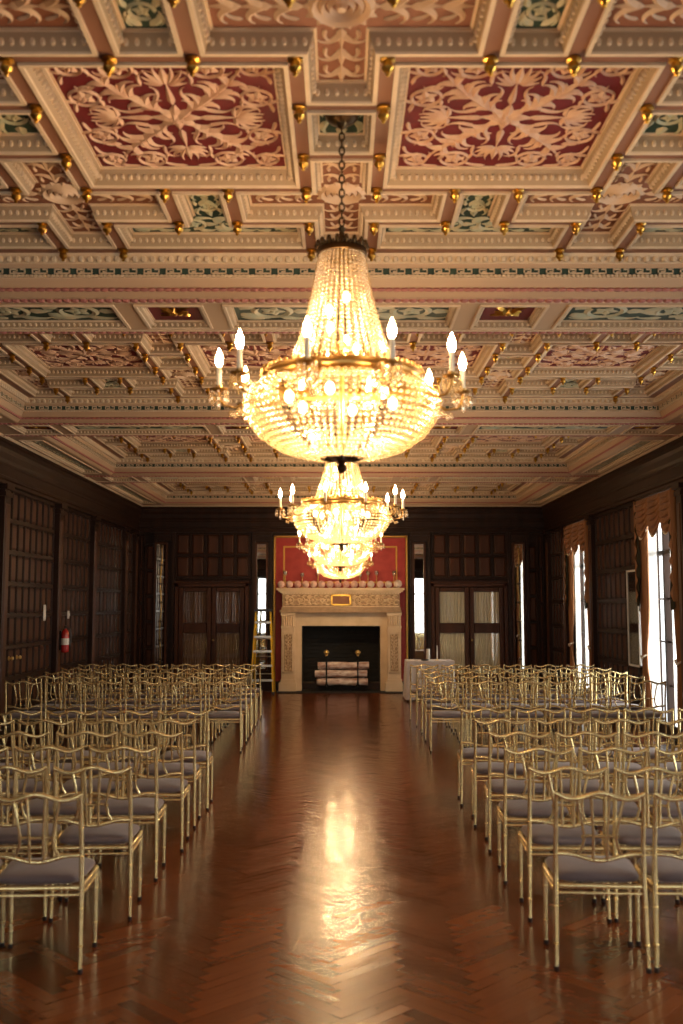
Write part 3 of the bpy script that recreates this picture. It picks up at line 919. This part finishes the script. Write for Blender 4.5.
def pilaster(pa, pb):
    q = MB(); a, b = fx(pa), fx(pb)
    zt_ = fz(612.5)
    q.box(a, dF, .26, b, -.052, zt_, 0)
    q.box(a-.052, dF-.05, .0, b+.03, -.052, .19, 0); q.box(a-.015, dF-.03, .19, b+.015, -.052, .26, 0)
    q.box(a-.015, dF-.03, fz(615.5), b+.015, -.052, zt_, 0)
    n = 5
    for i in range(n):   # fluted capital
        u = a+.02+(b-a-.04)*(i+.5)/n
        q.tube([(u, dF-.005, fz(626)),(u, dF-.005, fz(616))], .02, 8, 0)
    q.box(a-.01, dF-.025, fz(628), b+.01, -.052, fz(626.2), 0)
    # carved sunk panel
    z0, z1 = .40, fz(632)
    for e in ((a+.03,z0,a+.06,z1),(b-.06,z0,b-.03,z1),(a+.03,z0,b-.03,z0+.03),(a+.03,z1-.03,b-.03,z1)): q.box(e[0],dF-.018,e[1],e[2],dF,e[3],0)
    q.box(a+.06, dF-.003, z0+.03, b-.06, dF, z1-.052, 1)
    o = MB(); vine(o, -(b-a)/2+.07, z0+.05, (b-a)/2-.07, z1-.05, 0)
    q.add(o, lambda p: ((a+b)/2+p[0], dF-.003+p[2]*1.6, p[1]), 0)
    return q.build('pilaster', [M['stone'], M['stonedark']], fp, angle=30)
pilaster(281, 294.5); pilaster(387, 400.5)
q = MB(); s0, s1, sz = fx(301), fx(380), fz(626); dS = dF+.10
q.box(fx(293), dS, 0, s0, -.052, fz(611)); q.box(s1, dS, 0, fx(388), -.052, fz(611)); q.box(s0-.001, dS, sz, s1+.001, -.052, fz(611))
q.build('surround', M['stone'], fp, smooth=False)
q = MB(); fbk = .30; z1 = sz
q.box(s0-.1, -.04, 0, s0+.0, fbk, z1+.1); q.box(s1, -.04, 0, s1+.1, fbk, z1+.1)
q.box(s0-.1, fbk-.02, 0, s1+.1, fbk+.06, z1+.1); q.box(s0-.1,-.04,z1,s1+.1,fbk,z1+.1)
q.box(s0-.1, dS+.02, .0, s1+.1, fbk, .025)
for j in range(16):     # brick courses on the two cheeks and the back
    for i in range(7):
        u = s0+(s1-s0)*(i+.5*(j%2))/7
        if u+.2 < s1: q.box(u+.01, fbk-.052, .03+j*.083, u+(s1-s0)/7-.01, fbk, .10+j*.083)
    for i in range(2):
        q.box(s0, -.02+i*.15, .03+j*.083, s0+.012, .12+i*.15, .10+j*.083)
        q.box(s1-.012, -.02+i*.15, .03+j*.083, s1, .12+i*.15, .10+j*.083)
q.build('firebox', M['soot'], fp, smooth=False)
q = MB(); q.box(fx(277), dF-.32, 0, fx(404), dF+.12, .018); q.build('hearth_slab', M['soot'], fp, smooth=False)

# birch logs and andirons in the firebox
def log(x, y, z, L, r, seed, label):
    rnd = random.Random(seed); q = MB(); n = 10
    prof = []
    pts = [(-L/2+L*i/n, .005*sin(i*.9+seed), .004*cos(i*1.3+seed)) for i in range(n+1)]
    q.tube(pts, [r*(1+.03*rnd.uniform(-1,1)) for _ in pts], 14, 0, cap=False)
    for e, sg in ((pts[0],-1),(pts[-1],1)):
        q.lathe([(r*.98,0),(r*.6,.004*sg),(.001,.006*sg)], 14, e, 1, 'x', cap=False)
    for _ in range(3):
        t = rnd.uniform(-.35,.35)*L; a = rnd.uniform(0,6.28)
        q.ell((t, r*.86*cos(a), r*.86*sin(a)), .03,.013,.013, 8, 4, 1)
    o = q.build('birch_log', [M['birch'], M['logend']]); o.location = (x,y,z); o.rotation_euler = (rnd.uniform(0,6), 0, 0)
    tag(o, label, 'log', 'birch logs in the firebox')
yl = YFP+.08
lx = xat(341.5, yl)
log(lx+.02, yl, .205, 1.05, .076, 1, 'birch log at the bottom front of the stack in the firebox')
log(lx-.03, yl+.19, .205, 1.02, .076, 2, 'birch log at the bottom rear of the stack, partly hidden behind the front logs')
log(lx-.02, yl+.01, .376, 1.10, .076, 3, 'birch log in the middle of the stack at the front')
log(lx+.02, yl+.19, .376, 1.0, .076, 4, 'birch log in the middle of the stack, behind the front one')
log(lx+.03, yl+.02, .547, 1.08, .076, 5, 'birch log lying on top of the stack in the firebox')
def andiron(px, label):
    y = YFP-.04; x = xat(px, y, .4)
    root = empty('andiron', (x, y, .034)); tag(root, label, 'andiron', 'andirons in the fireplace')
    q = MB(); q.lathe([(.03,.12),(.022,.16),(.016,.2),(.016,.55),(.024,.57),(.014,.60),(.014,.70),(.02,.72)], 12)
    q.tube([(0,0,.13),(-.03,0,.10),(-.09,-.01,.03),(-.12,-.01,.0)], .013, 8); q.tube([(0,0,.13),(.03,0,.10),(.09,-.01,.03),(.12,-.01,.0)], .013, 8)
    q.build('post', M['iron'], root)
    q = MB(); q.tube([(0,0,.068),(0,.18,.068),(0,.34,.068),(0,.34,.0)], .013, 8); q.build('log_bar', M['iron'], root)
    q = MB(); q.lathe([(.012,.71),(.03,.725),(.02,.74),(.045,.765),(.062,.79),(.062,.80),(.045,.825),(.02,.84),(.004,.85)], 14); q.build('finial', M['brass'], root)
andiron(326, 'black andiron with brass finial on the ladder side of the firebox')
andiron(357.3, 'black andiron with brass finial on the table side of the firebox')

# flower balls and glass stems along the mantel
def flower_mesh(m, seed):
    rnd = random.Random(seed); q = MB(); q.ell((0,0,.082), .066,.066,.066, 16, 10)
    for i in range(150):
        z = 1-2*(i+.5)/150; a = i*2.39996; r_ = math.sqrt(1-z*z)
        nrm = Vector((r_*cos(a), r_*sin(a), z)); t1 = nrm.orthogonal().normalized(); t2 = nrm.cross(t1)
        c = Vector((0,0,.082))+nrm*.069*rnd.uniform(.95,1.07); th = rnd.random()*6
        for k in range(4):
            e = t1*cos(th+k*PI/2)+t2*sin(th+k*PI/2); f = nrm.cross(e)
            q.poly([c, c+e*.009+f*.006+nrm*.004, c+e*.016+nrm*.002, c+e*.009-f*.006+nrm*.004])
    me = q.build('flower_ball', m, smooth=False)
    return me
fl0 = [flower_mesh(M['flowerA'],1), flower_mesh(M['flowerB'],2), flower_mesh(M['flowerC'],3)]
ORD = ['first','second','third','fourth','fifth','sixth','seventh','eighth','ninth','tenth','eleventh','twelfth','thirteenth','fourteenth','fifteenth']
fpx = [280.7,288.9,297.3,305.3,313,321.2,329.5,337.5,345.6,353.7,362,370.4,379.7,387.9,397.5]
fkind = [0,0,1,0,0,0,0,1,1,0,0,2,0,2,2]; seen = set()
ymantel = YFP-.02; zm = fz(588)
tint = ['blush','pink','ivory']
for i, px in enumerate(fpx):
    k = fkind[i]
    o = fl0[k] if k not in seen else fl0[k].copy()
    if k in seen: COL.objects.link(o)
    seen.add(k)
    s_ = random.uniform(1.0,1.045) if i < 14 else 1.15
    o.location = (xat(px, ymantel, 2.1), ymantel+random.uniform(-.02,.02), zm-.006); o.scale = (s_,)*3; o.rotation_euler = (0,0,random.random()*6)
    tag(o, tint[k]+' flower ball on the mantel, '+ORD[i]+' from the ladder end', 'flower ball', 'round flower balls along the mantel')
stem0 = None
spx = [284.8,301.8,317.5,344.5,359.5,367.5,376,393.5]
for i, px in enumerate(spx):
    if stem0 is None:
        root = empty('candle_stem'); 
        q = MB(); q.lathe([(.045,0),(.045,.008),(.012,.02),(.008,.05),(.010,.14),(.014,.15),(.007,.16),(.007,.20),(.02,.215)], 12); q.build('stem', M['brass'], root)
        q = MB(); q.lathe([(.018,.212),(.036,.235),(.042,.262),(.036,.29),(.033,.293),(.038,.262),(.030,.238),(.004,.222)], 14, cap=False); q.build('glass_cup', M['clear'], root)
        q = MB(); q.lathe([(.022,.225),(.024,.255),(.004,.256)], 12); q.build('votive', M['wax'], root)
        stem0 = root; o = root
    else: o = copy_tree(stem0)
    o.location = (xat(px, ymantel+.2, 2.2), ymantel+.20, zm); o.scale = (1.12,1.12,1.12 if i in (1,4) else 1.28)
    tag(o, 'glass votive on a brass stem behind the flower balls, '+ORD[i]+' from the ladder end', 'candle holder', 'votive stems along the mantel')

# ------------------------------------------------------------------ ladder
ld = empty('step_ladder', (xat(263, 20.95), 20.95, 0)); tag(ld, 'yellow stepladder with aluminium steps standing beside the fireplace', 'ladder')
ZT = 1.74
def rail(mb, x0, x1, y0, y1, w=.034, d=.05):
    b = len(mb.v)
    for (x,y,z) in ((x0,y0,0),(x1,y1,ZT-.03)):
        for (a,c) in ((-w,-d),(w,-d),(w,d),(-w,d)): mb.v.append((x+a/2*1.0, y+c/2, z))
    for q_ in ((0,1,5,4),(1,2,6,5),(2,3,7,6),(3,0,4,7),(3,2,1,0),(4,5,6,7)): mb.face([b+i for i in q_])
for sx in (1,-1):
    q = MB(); rail(q, sx*.235, sx*.15, -.30, -.06); q.build('front_rail', M['yellow'], ld, smooth=False)
    q = MB(); rail(q, sx*.225, sx*.145, .45, .06, .026, .04); q.build('rear_rail', M['yellow'], ld, smooth=False)
    q = MB(); q.box(sx*.235-.03,-.335,0,sx*.235+.03,-.265,.05); q.build('foot', M['blackplastic'], ld, smooth=False)
for k in range(1,6):
    z = .295*k; t = z/ZT
    q = MB(); x = .235-.085*t; y = -.30+.24*t
    q.box(-x,y-.045,z-.035,x,y+.045,z+.004); q.build('step', M['alu'], ld, smooth=False)
for k in range(1,5):
    z = .37*k; t = z/ZT; q = MB(); x = .225-.08*t; y = .45-.39*t
    q.tube([(-x,y,z),(x,y,z)], .011, 8); q.build('rear_brace', M['alu'], ld)
q = MB(); q.box(-.185,-.13,ZT-.055,.185,.12,ZT); q.build('top_cap', M['blackplastic'], ld, smooth=False)

# ------------------------------------------------------------------ table with cloth
tx0, tx1, ty0, ty1, tz = 1.24, 2.14, 19.0, 19.75, .76
tb = empty('side_table', ((tx0+tx1)/2, (ty0+ty1)/2, 0)); tag(tb, 'folding table under a white cloth beside the fireplace', 'table')
q = MB(); q.box(-.43,-.35,tz-.04,.43,.35,tz-.012); q.build('table_top', M['wood'], tb, smooth=False)
for sx in (1,-1):
    for sy in (1,-1):
        q = MB(); q.tube([(sx*.39,sy*.31,0),(sx*.39,sy*.31,tz-.04)], .016, 8); q.build('leg', M['iron'], tb)
cl = MB(); hx, hy = (tx1-tx0)/2, (ty1-ty0)/2
N = 96
def peri(t):
    P = 4*(hx+hy); s_ = (t % 1)*P
    if s_ < 2*hx: return (-hx+s_, -hy)
    s_ -= 2*hx
    if s_ < 2*hy: return (hx, -hy+s_)
    s_ -= 2*hy
    if s_ < 2*hx: return (hx-s_, hy)
    return (-hx, hy-(s_-2*hx))
def clf(a, b):
    x, y = peri(a); r = b*.72; wob = .022*sin(a*2*PI*17)*b
    l = math.hypot(x/hx, y/hy); k = 1+(.03*b+wob)/.6
    return (x*k, y*k, tz-r if b > 0 else tz)
cl.grid(clf, N, 10); cl.poly([(-hx,-hy,tz),(hx,-hy,tz),(hx,hy,tz),(-hx,hy,tz)])
o = cl.build('tablecloth', M['cloth'], angle=60); o.location = tb.location; tag(o, 'white cloth draped to the floor over the table beside the fireplace', 'tablecloth')
c = empty('pillar_candle', (xat(427.6,19.3,.9), 19.3, tz)); tag(c, 'thick white pillar candle on the white tablecloth', 'candle')
q = MB(); q.lathe([(.034,0),(.036,.01),(.036,.215),(.030,.22),(.024,.212),(.003,.208)], 18); q.build('wax_body', M['wax'], c)
q = MB(); q.tube([(0,0,.205),(.002,0,.235)], .0025, 6); q.build('wick', M['tip'], c)
c = empty('taper_candle', (xat(436.6,19.3,.9), 19.3, tz)); tag(c, 'thin white taper candle on the white tablecloth', 'candle')
q = MB(); q.lathe([(.012,0.02),(.011,.15),(.008,.28),(.003,.29)], 12); q.build('wax_body', M['wax'], c)
q = MB(); q.lathe([(.035,0),(.035,.006),(.012,.012),(.014,.035),(.011,.035)], 14); q.build('holder', M['brass'], c)
q = MB(); q.lathe([(.03,0),(.062,.01),(.068,.022),(.05,.034),(.045,.03),(.02,.018)], 18)
o = q.build('black_dish', M['blackplastic']); o.location = (xat(424.4,19.15,.8), 19.15, tz); o.scale = (1.15,1,1); tag(o, 'small black dish beside the pillar candle on the tablecloth', 'dish')

# ------------------------------------------------------------------ left wall fittings
ex = empty('fire_extinguisher', (-WX+.20, 15.6, 1.08)); tag(ex, 'red fire extinguisher hung on the dark panelled wall', 'fire extinguisher')
q = MB(); q.lathe([(.04,0),(.056,.012),(.060,.03),(.060,.29),(.05,.33),(.026,.355),(.024,.37)], 20); q.build('cylinder_body', M['extred'], ex)
q = MB(); q.lathe([(.0612,.12),(.0612,.22)], 20, cap=False); q.build('label_band', M['label'], ex)
q = MB(); q.lathe([(.022,.36),(.022,.40),(.012,.405)], 12); q.tube([(0,0,.39),(.02,-.05,.42),(.02,-.11,.41)], .009, 6); q.tube([(0,0,.385),(.0,-.05,.375),(.0,-.10,.36)], .008, 6); q.build('valve', M['iron'], ex)
q = MB(); q.tube([(.02,0,.385),(.07,.02,.36),(.082,.03,.25),(.076,.02,.10)], .010, 8); q.build('hose', M['blackplastic'], ex)
q = MB(); q.box(-.10,-.025,.04,-.059,.025,.34); q.build('bracket', M['iron'], ex, smooth=False)
def plate_thing(name, y, z, w, h, label, cat, m):
    root = empty(name, (-WX+.036, y, z)); tag(root, label, cat)
    q = MB(); q.frustum(-w/2,-h/2,w/2,h/2,0,.012,.006); q.xf(lambda p: (p[2], p[0], p[1])); q.build('plate', m, root, smooth=False)
    return root
sw = plate_thing('switch_plate', 15.02, 1.70, .09, .24, 'cream switch plate on the panelled wall above the rear seats', 'switch', M['label'])
q = MB(); q.box(.01,-.012,.02,.022,.012,.06); q.box(.01,-.012,-.06,.022,.012,-.02); q.build('toggle', M['label'], sw, smooth=False)
th = plate_thing('thermostat', 16.33, 1.66, .09, .13, 'small pale thermostat on the panelled wall past the fire extinguisher', 'thermostat', M['label'])
q = MB(); q.lathe([(.03,.0),(.03,.02),(.022,.026)], 16, axis='x'); q.build('dial', M['label'], th)
for y in (13.48, 13.81):
    q = MB(); q.lathe([(.03,0),(.03,.008),(.012,.014),(.010,.035)], 14, (-WX+.03,y,1.10), axis='x'); q.ell((-WX+.08,y,1.10), .022,.026,.026, 12, 8)
    q.build('knob', M['brass'], wall_left)

# ------------------------------------------------------------------ gold chairs
def make_chair():
    root = empty('gold_chair')
    hw, top = .215, .865
    for sx in (1,-1):       # rear post runs from the foot to the top rail
        q = MB()
        pts = [(sx*.224,-.215,.02),(sx*.221,-.205,.2),(sx*.218,-.195,.42),(sx*.216,-.205,.60),(sx*.215,-.235,.78),(sx*.215,-.25,.87)]
        q.tube(pts, [.0105,.0125,.014,.0125,.0115,.010], 10)
        for z, y, x in ((.13,-.209,.2225),(.31,-.2,.2195),(.56,-.203,.2165),(.70,-.219,.2155)):
            q.lathe([(.011,-.006),(.0155,0),(.011,.006)], 10, (sx*x,y,z), cap=False)
        q.lathe([(.010,0),(.0135,.004),(.0125,.024)], 10, (sx*.2245,-.2155,0), 1)
        q.build('back_post', [M['gold'], M['tip']], root, angle=60)
        q = MB()
        pts = [(sx*.221,.175,.02),(sx*.221,.172,.2),(sx*.221,.168,.42)]
        q.tube(pts, [.0105,.0125,.0145], 10)
        for z in (.13,.31): q.lathe([(.011,-.006),(.0155,0),(.011,.006)], 10, (sx*.221, .1755-.017*z, z), cap=False)
        q.lathe([(.010,0),(.0135,.004),(.0125,.024)], 10, (sx*.221,.1755,0), 1)
        q.build('leg', [M['gold'], M['tip']], root, angle=60)
    q = MB(); n = 28     # serpentine top rail
    def topz(t):
        a = abs(t)
        return .856+.018*cos(a*PI*1.55)*(1-.25*a)+.012*a**4
    pts = [(hw*1.03*(2*i/n-1), -.249-.018*(1-(2*i/n-1)**2), topz(2*i/n-1)) for i in range(n+1)]
    q.tube(pts, [.0125]*(n+1), 8, flat=1.0); q.build('top_rail', M['gold'], root, angle=60)
    def lowz(t): return .565-.030*(.5+.5*cos(min(1,abs(t)*1.25)*PI))
    pts = [(hw*(2*i/n-1), -.203-.012*(1-(2*i/n-1)**2), lowz(2*i/n-1)) for i in range(n+1)]
    q = MB(); q.tube(pts, .0115, 8); q.build('lower_rail', M['gold'], root, angle=60)
    q = MB(); zc = .655
    q.tube([(-.092,-.228,zc-.003),(-.05,-.231,zc+.003),(0,-.232,zc),(.05,-.231,zc+.003),(.092,-.228,zc-.003)], .008, 8); q.build('cross_bar', M['gold'], root)
    for sx in (1,-1):
        q = MB()
        q.tube([(sx*.118,-.258,.855),(sx*.098,-.250,.77),(sx*.078,-.238,zc),(sx*.088,-.224,.60),(sx*.112,-.210,.553)], [.0085,.008,.0075,.008,.0085], 8)
        q.build('spindle', M['gold'], root)
        q = MB()
        q.tube([(sx*.046,-.264,.868),(sx*.040,-.255,.77),(sx*.034,-.239,zc),(sx*.034,-.218,.537)], [.0085,.0075,.0075,.0085], 8)
        q.build('spindle', M['gold'], root)
    q = MB()             # seat frame : four rails
    z = .405
    q.tube([(-.215,-.19,z),(.215,-.19,z)], .013, 8); q.tube([(-.225,.165,z),(.225,.165,z)], .013, 8)
    for sx in (1,-1): q.tube([(sx*.216,-.19,z),(sx*.225,.165,z)], .013, 8)
    q.build('seat_frame', M['gold'], root, angle=60)
    q = MB()
    q.tube([(-.220,-.198,.372),(.220,-.198,.372)], .0075, 8)
    for sx in (1,-1): q.tube([(sx*.2195,-.198,.372),(sx*.2235,.169,.372)], .0075, 8)
    q.tube([(-.2235,.169,.372),(.2235,.169,.372)], .0075, 8)
    q.build('stretcher', M['gold'], root, angle=60)
    q = MB()
    def sect(x, e): return math.copysign(abs(x)**e, x)
    nu, nv = 28, 8
    def cs(a, b):
        th_ = a*2*PI; ph = -PI/2+PI*b
        cx_, sy_ = sect(cos(th_), .28), sect(sin(th_), .28)
        k = sect(cos(ph), .45)
        zz = .442+.030*sect(sin(ph), .7)
        y = -.005+.19*sy_*k
        if b == 1 or b == 0: k = 0
        w = .218+.012*(y/.19)
        return (w*cx_*k, y, zz+(.012*(1-(abs(cx_*k))**2)*(1-abs(sy_*k)**2) if b > .5 else 0))
    q.grid(cs, nu, nv); q.build('seat_cushion', M['cushion'], root, angle=80)
    return root
chair0 = make_chair()
GROUP = 'gold banquet chairs set in rows facing the fireplace'
rowname = ['rearmost row','second row from rear','third row from rear','fourth row from rear','fifth row from rear','sixth row from rear']
seatname = ['aisle seat','second seat from aisle','third seat from aisle','fourth seat from aisle','fifth seat from aisle','sixth seat from aisle']
NEAR_L = [(5.07,-1.295),(5.90,-1.226),(6.72,-1.225),(7.51,-1.18),(8.28,-1.20),(8.99,-1.19)]
NEAR_R = [(5.11,1.078),(5.88,1.087),(6.65,1.073),(7.48,1.10),(8.31,1.104),(9.17,1.09)]
FAR_L = [(12.46,-1.25),(13.35,-1.26),(14.25,-1.28),(15.1,-1.29),(16.1,-1.30)]
FAR_R = [(12.5,1.113),(13.45,1.13),(14.3,1.148),(15.1,1.138),(15.95,1.10)]
first = True; jr = random.Random(11)
def rows(lst, sgn, block, sidename):
    global first
    for r, (Y, xa) in enumerate(lst):
        for k in range(6):
            pitch = .493
            x = xa+sgn*(.226+pitch*k)+jr.uniform(-.005,.005)*(k > 0)
            y = Y+.215+jr.uniform(-.022,.022)*(k > 0)
            if abs(x)-.24 > (Y+.45)*.345: continue          # wholly outside the photograph
            if first: o = chair0; first = False
            else: o = copy_tree(chair0)
            o.location = (x, y, 0); o.rotation_euler = (0,0,R((2.2 if sgn < 0 else -3.2)+jr.uniform(-.9,.9)))
            tag(o, 'gold chair, %s side, %s block, %s, %s' % (sidename, block, rowname[r], seatname[k]), 'chair', GROUP)
rows(NEAR_L, -1, 'rear', 'panelled wall'); rows(NEAR_R, 1, 'rear', 'window')
rows(FAR_L, -1, 'front', 'panelled wall'); rows(FAR_R, 1, 'front', 'window')

# ------------------------------------------------------------------ chandeliers
ICO = None
def bead(mb, c, r, rz=None):
    mb.ell(c, r, r, rz or r, 6, 4)
def make_chandelier():
    root = empty('crystal_chandelier')
    q = MB()     # crown
    q.lathe([(.045,.70),(.10,.685),(.122,.665),(.126,.635),(.118,.630),(.10,.66),(.04,.675)], 28, cap=False)
    for k in range(18):
        a = 2*PI*k/18; q.ell((.125*cos(a),.125*sin(a),.683), .013,.013,.024, 6, 4)
        q.ell((.125*cos(a+PI/18),.125*sin(a+PI/18),.672), .008,.008,.012, 6, 4)
    q.lathe([(.045,.695),(.02,.72),(.012,.76),(.02,.775),(.008,.79)], 12); q.build('crown', M['bronze'], root)
    q = MB()     # central stem
    q.lathe([(.012,.68),(.012,.2),(.03,.18),(.03,.1),(.012,.06),(.012,-.36),(.02,-.40)], 10); q.build('stem', M['agedgold'], root)
    # tent of bead strands
    q = MB(); ns = 36
    for s_ in range(ns):
        a = 2*PI*s_/ns; nb = 28
        for j in range(nb):
            t = j/(nb-1); r_ = .112+.158*t-.020*sin(PI*t); z = .635-.61*t
            bead(q, (r_*cos(a), r_*sin(a), z), .0085+.004*t, .0112)
    tag(q.build('crystal_tent', M['crystal'], root), kind='stuff')
    # gallery ring
    q = MB(); q.lathe([(.385,.022),(.398,.026),(.402,.012),(.394,.004),(.394,-.018),(.404,-.024),(.398,-.034),(.383,-.030),(.380,.016),(.385,.022)], 60, cap=False)
    for k in range(60):
        a = 2*PI*k/60; q.ell((.395*cos(a),.395*sin(a),.036), .010,.010,.018 if k % 2 else .012, 6, 4)
    for k in range(10):
        a = 2*PI*(k+.5)/10
        q.tube([(.39*cos(a),.39*sin(a),0),(.2*cos(a),.2*sin(a),.02),(.02*cos(a),.02*sin(a),.14)], .006, 6)
    q.build('gallery_ring', M['agedgold'], root, angle=60)
    # basket of bead strands
    q = MB(); prof = [(.392,-.03),(.44,-.055),(.476,-.095),(.478,-.145),(.455,-.21),(.405,-.275),(.32,-.335),(.22,-.37),(.12,-.385),(.07,-.385)]
    pl = []
    for i in range(len(prof)-1):
        for k in range(8): t = k/8; pl.append((prof[i][0]*(1-t)+prof[i+1][0]*t, prof[i][1]*(1-t)+prof[i+1][1]*t))
    pl.append(prof[-1]); ns = 78
    for s_ in range(ns):
        if s_ % 13 == 12: continue
        a = 2*PI*s_/ns; acc = 1; last = pl[0]
        step = .027
        for p in pl:
            acc += math.hypot(p[0]-last[0], p[1]-last[1]); last = p
            if acc >= step:
                if p[0] < .24 and s_ % 2: break
                acc = 0; bead(q, (p[0]*cos(a), p[0]*sin(a), p[1]), .0122, .0128)
    for k in range(80):    # swagged row under the ring
        a = 2*PI*k/80; bead(q, (.408*cos(a), .408*sin(a), -.045-.016*abs(sin(5*a))), .010, .014)
    tag(q.build('crystal_basket', M['crystal'], root), kind='stuff')
    q = MB()     # bottom finial
    q.lathe([(.015,-.36),(.075,-.378),(.095,-.386),(.07,-.397),(.03,-.405),(.018,-.42),(.026,-.44),(.018,-.458),(.004,-.468)], 16)
    for k in range(8):
        a = 2*PI*k/8; q.tube([(.05*cos(a),.05*sin(a),-.393),(.09*cos(a),.09*sin(a),-.392),(.115*cos(a),.115*sin(a),-.380)], [.016,.014,.004], 6)
    q.build('finial', M['bronze'], root)
    for k in range(10):    # candle arms
        a = 2*PI*(k+.5)/10 + .06 + PI/2
        e = empty('candle_arm'); e.parent = root; e.rotation_euler = (0,0,a); e.empty_display_size = .03
        q = MB(); q.tube([(.39,0,-.01),(.45,0,-.10),(.52,0,-.145),(.58,0,-.135),(.605,0,-.095),(.605,0,-.06)], [.008,.008,.007,.007,.007,.009], 8)
        q.tube([(.42,0,-.05),(.44,0,-.02),(.48,0,-.02),(.49,0,-.06)], .005, 6)
        q.lathe([(.010,.02),(.04,.03),(.046,.038),(.038,.040),(.014,.036),(.018,.055),(.013,.056)], 14, (.605,0,-.09)); q.build('arm', M['agedgold'], e)
        q = MB(); q.lathe([(.0125,.05),(.0125,.145),(.008,.15)], 10, (.605,0,-.09)); q.build('candle_sleeve', M['candle'], e)
        q = MB(); q.lathe([(.008,.148),(.0165,.165),(.019,.182),(.015,.203),(.007,.225),(.002,.240)], 12, (.605,0,-.09)); q.build('flame_bulb', M['flame'], e)
        q = MB()
        for j in range(8):
            b_ = 2*PI*j/8; x, y = .605+.042*cos(b_), .042*sin(b_)
            bead(q, (x,y,-.070), .007); q.ell((x,y,-.102), .010,.010,.026, 6, 4)
        q.ell((.605,0,-.125), .012,.012,.034, 6, 4)
        q.build('crystal_drops', M['crystal'], e)
        q = MB()
        for j in range(6): bead(q, (.545-.02*j, 0, -.175-.012*(j%2)+.006*j), .011, .018)
        q.build('bead_string', M['crystal'], e)
    for k in range(6):     # bulbs glowing inside
        a = 2*PI*(k+.3)/6
        q = MB(); q.ell((.27*cos(a),.27*sin(a),-.10), .022,.022,.032, 10, 6)
        q.build('inner_bulb', M['bulb'], root)
    for k in range(5):
        a = 2*PI*k/5
        q = MB(); q.ell((.075*cos(a),.075*sin(a),.16+.06*k), .018,.018,.028, 10, 6)
        q.build('inner_bulb', M['bulb'], root)
    return root
ch0 = make_chandelier()
CH = [(4.85, 1.115, 'large crystal chandelier nearest the camera, hanging over the aisle'),
      (9.75, 1.000, 'second crystal chandelier from the camera, framed below the largest one'),
      (14.7, .975, 'third crystal chandelier from the camera, half hidden behind the second'),
      (19.5, .92, 'farthest crystal chandelier, hanging just before the fireplace')]
for i, (Y, zr, label) in enumerate(CH):
    o = ch0 if i == 0 else copy_tree(ch0)
    o.location = (xat(341.3 if i < 2 else 339.9, Y), Y, H+zr)
    tag(o, label, 'chandelier', 'crystal chandeliers along the room')
for i, (Y, zr, label) in enumerate(CH):
    o = [c for c in bpy.data.objects if c.name.startswith('crystal_chandelier') and abs(c.location.y-Y) < .01][0]
    zt = ZR+DP-.02-(H+zr)
    q = MB(); q.lathe([(.004,-.075),(.02,-.065),(.03,-.045),(.07,-.03),(.085,-.012),(.085,.0)], 20, (0,0,zt)); q.build('ceiling_rose', M['bronze'], o)
    q = MB(); z = .79; k = 0
    while z < zt-.05:
        r_ = .013; zz = z+.022
        pts = []
        for j in range(13):
            a = 2*PI*j/12
            px, pz = r_*cos(a), .024*sin(a)
            pts.append((px,0,zz+pz) if k % 2 == 0 else (0,px,zz+pz))
        q.tube(pts, .0042, 6, cap=False); z += .037; k += 1
    q.build('chain', M['bronze'], o)
    for (dz, e, dx) in ((-.14, 1.0, 0), (.12, .6, 0)):
        for s2 in (1,-1):
            L = bpy.data.lights.new('chandelier_glow', 'POINT'); L.energy = 25*e; L.color = (1,.69,.38); L.shadow_soft_size = .035
            lo = bpy.data.objects.new('chandelier_glow', L); COL.objects.link(lo)
            r_ = .16 if dz < 0 else .07
            lo.location = (o.location.x+s2*r_, Y-.05*s2, o.location.z+dz)

# ------------------------------------------------------------------ world, camera, view
w = bpy.data.worlds.new('World'); S.world = w; w.use_nodes = True
bg = w.node_tree.nodes['Background']; bg.inputs[0].default_value = (.93,.96,1,1); bg.inputs[1].default_value = 2.0
cam = bpy.data.cameras.new('Camera'); co = bpy.data.objects.new('Camera', cam); COL.objects.link(co)
cam.sensor_fit = 'VERTICAL'; cam.sensor_height = 36; cam.lens = FPX/1024*36
co.location = (0,0,H); co.rotation_euler = (PI/2+PITCH, 0, 0)
cam.clip_end = 100; cam.clip_start = .05
cam.dof.use_dof = True; cam.dof.focus_distance = 12; cam.dof.aperture_fstop = 2.0
S.camera = co
S.view_settings.view_transform = 'Standard'; S.view_settings.look = 'None'
S.view_settings.exposure = .35; S.view_settings.gamma = 1; S.view_settings.use_curve_mapping = False
S.cycles.use_denoising = True
S.cycles.max_bounces = 8; S.cycles.diffuse_bounces = 4; S.cycles.glossy_bounces = 4; S.cycles.transmission_bounces = 6; S.cycles.transparent_max_bounces = 24
S.cycles.sample_clamp_indirect = 6; S.cycles.sample_clamp_direct = 0
S.cycles.caustics_reflective = False; S.cycles.caustics_refractive = False
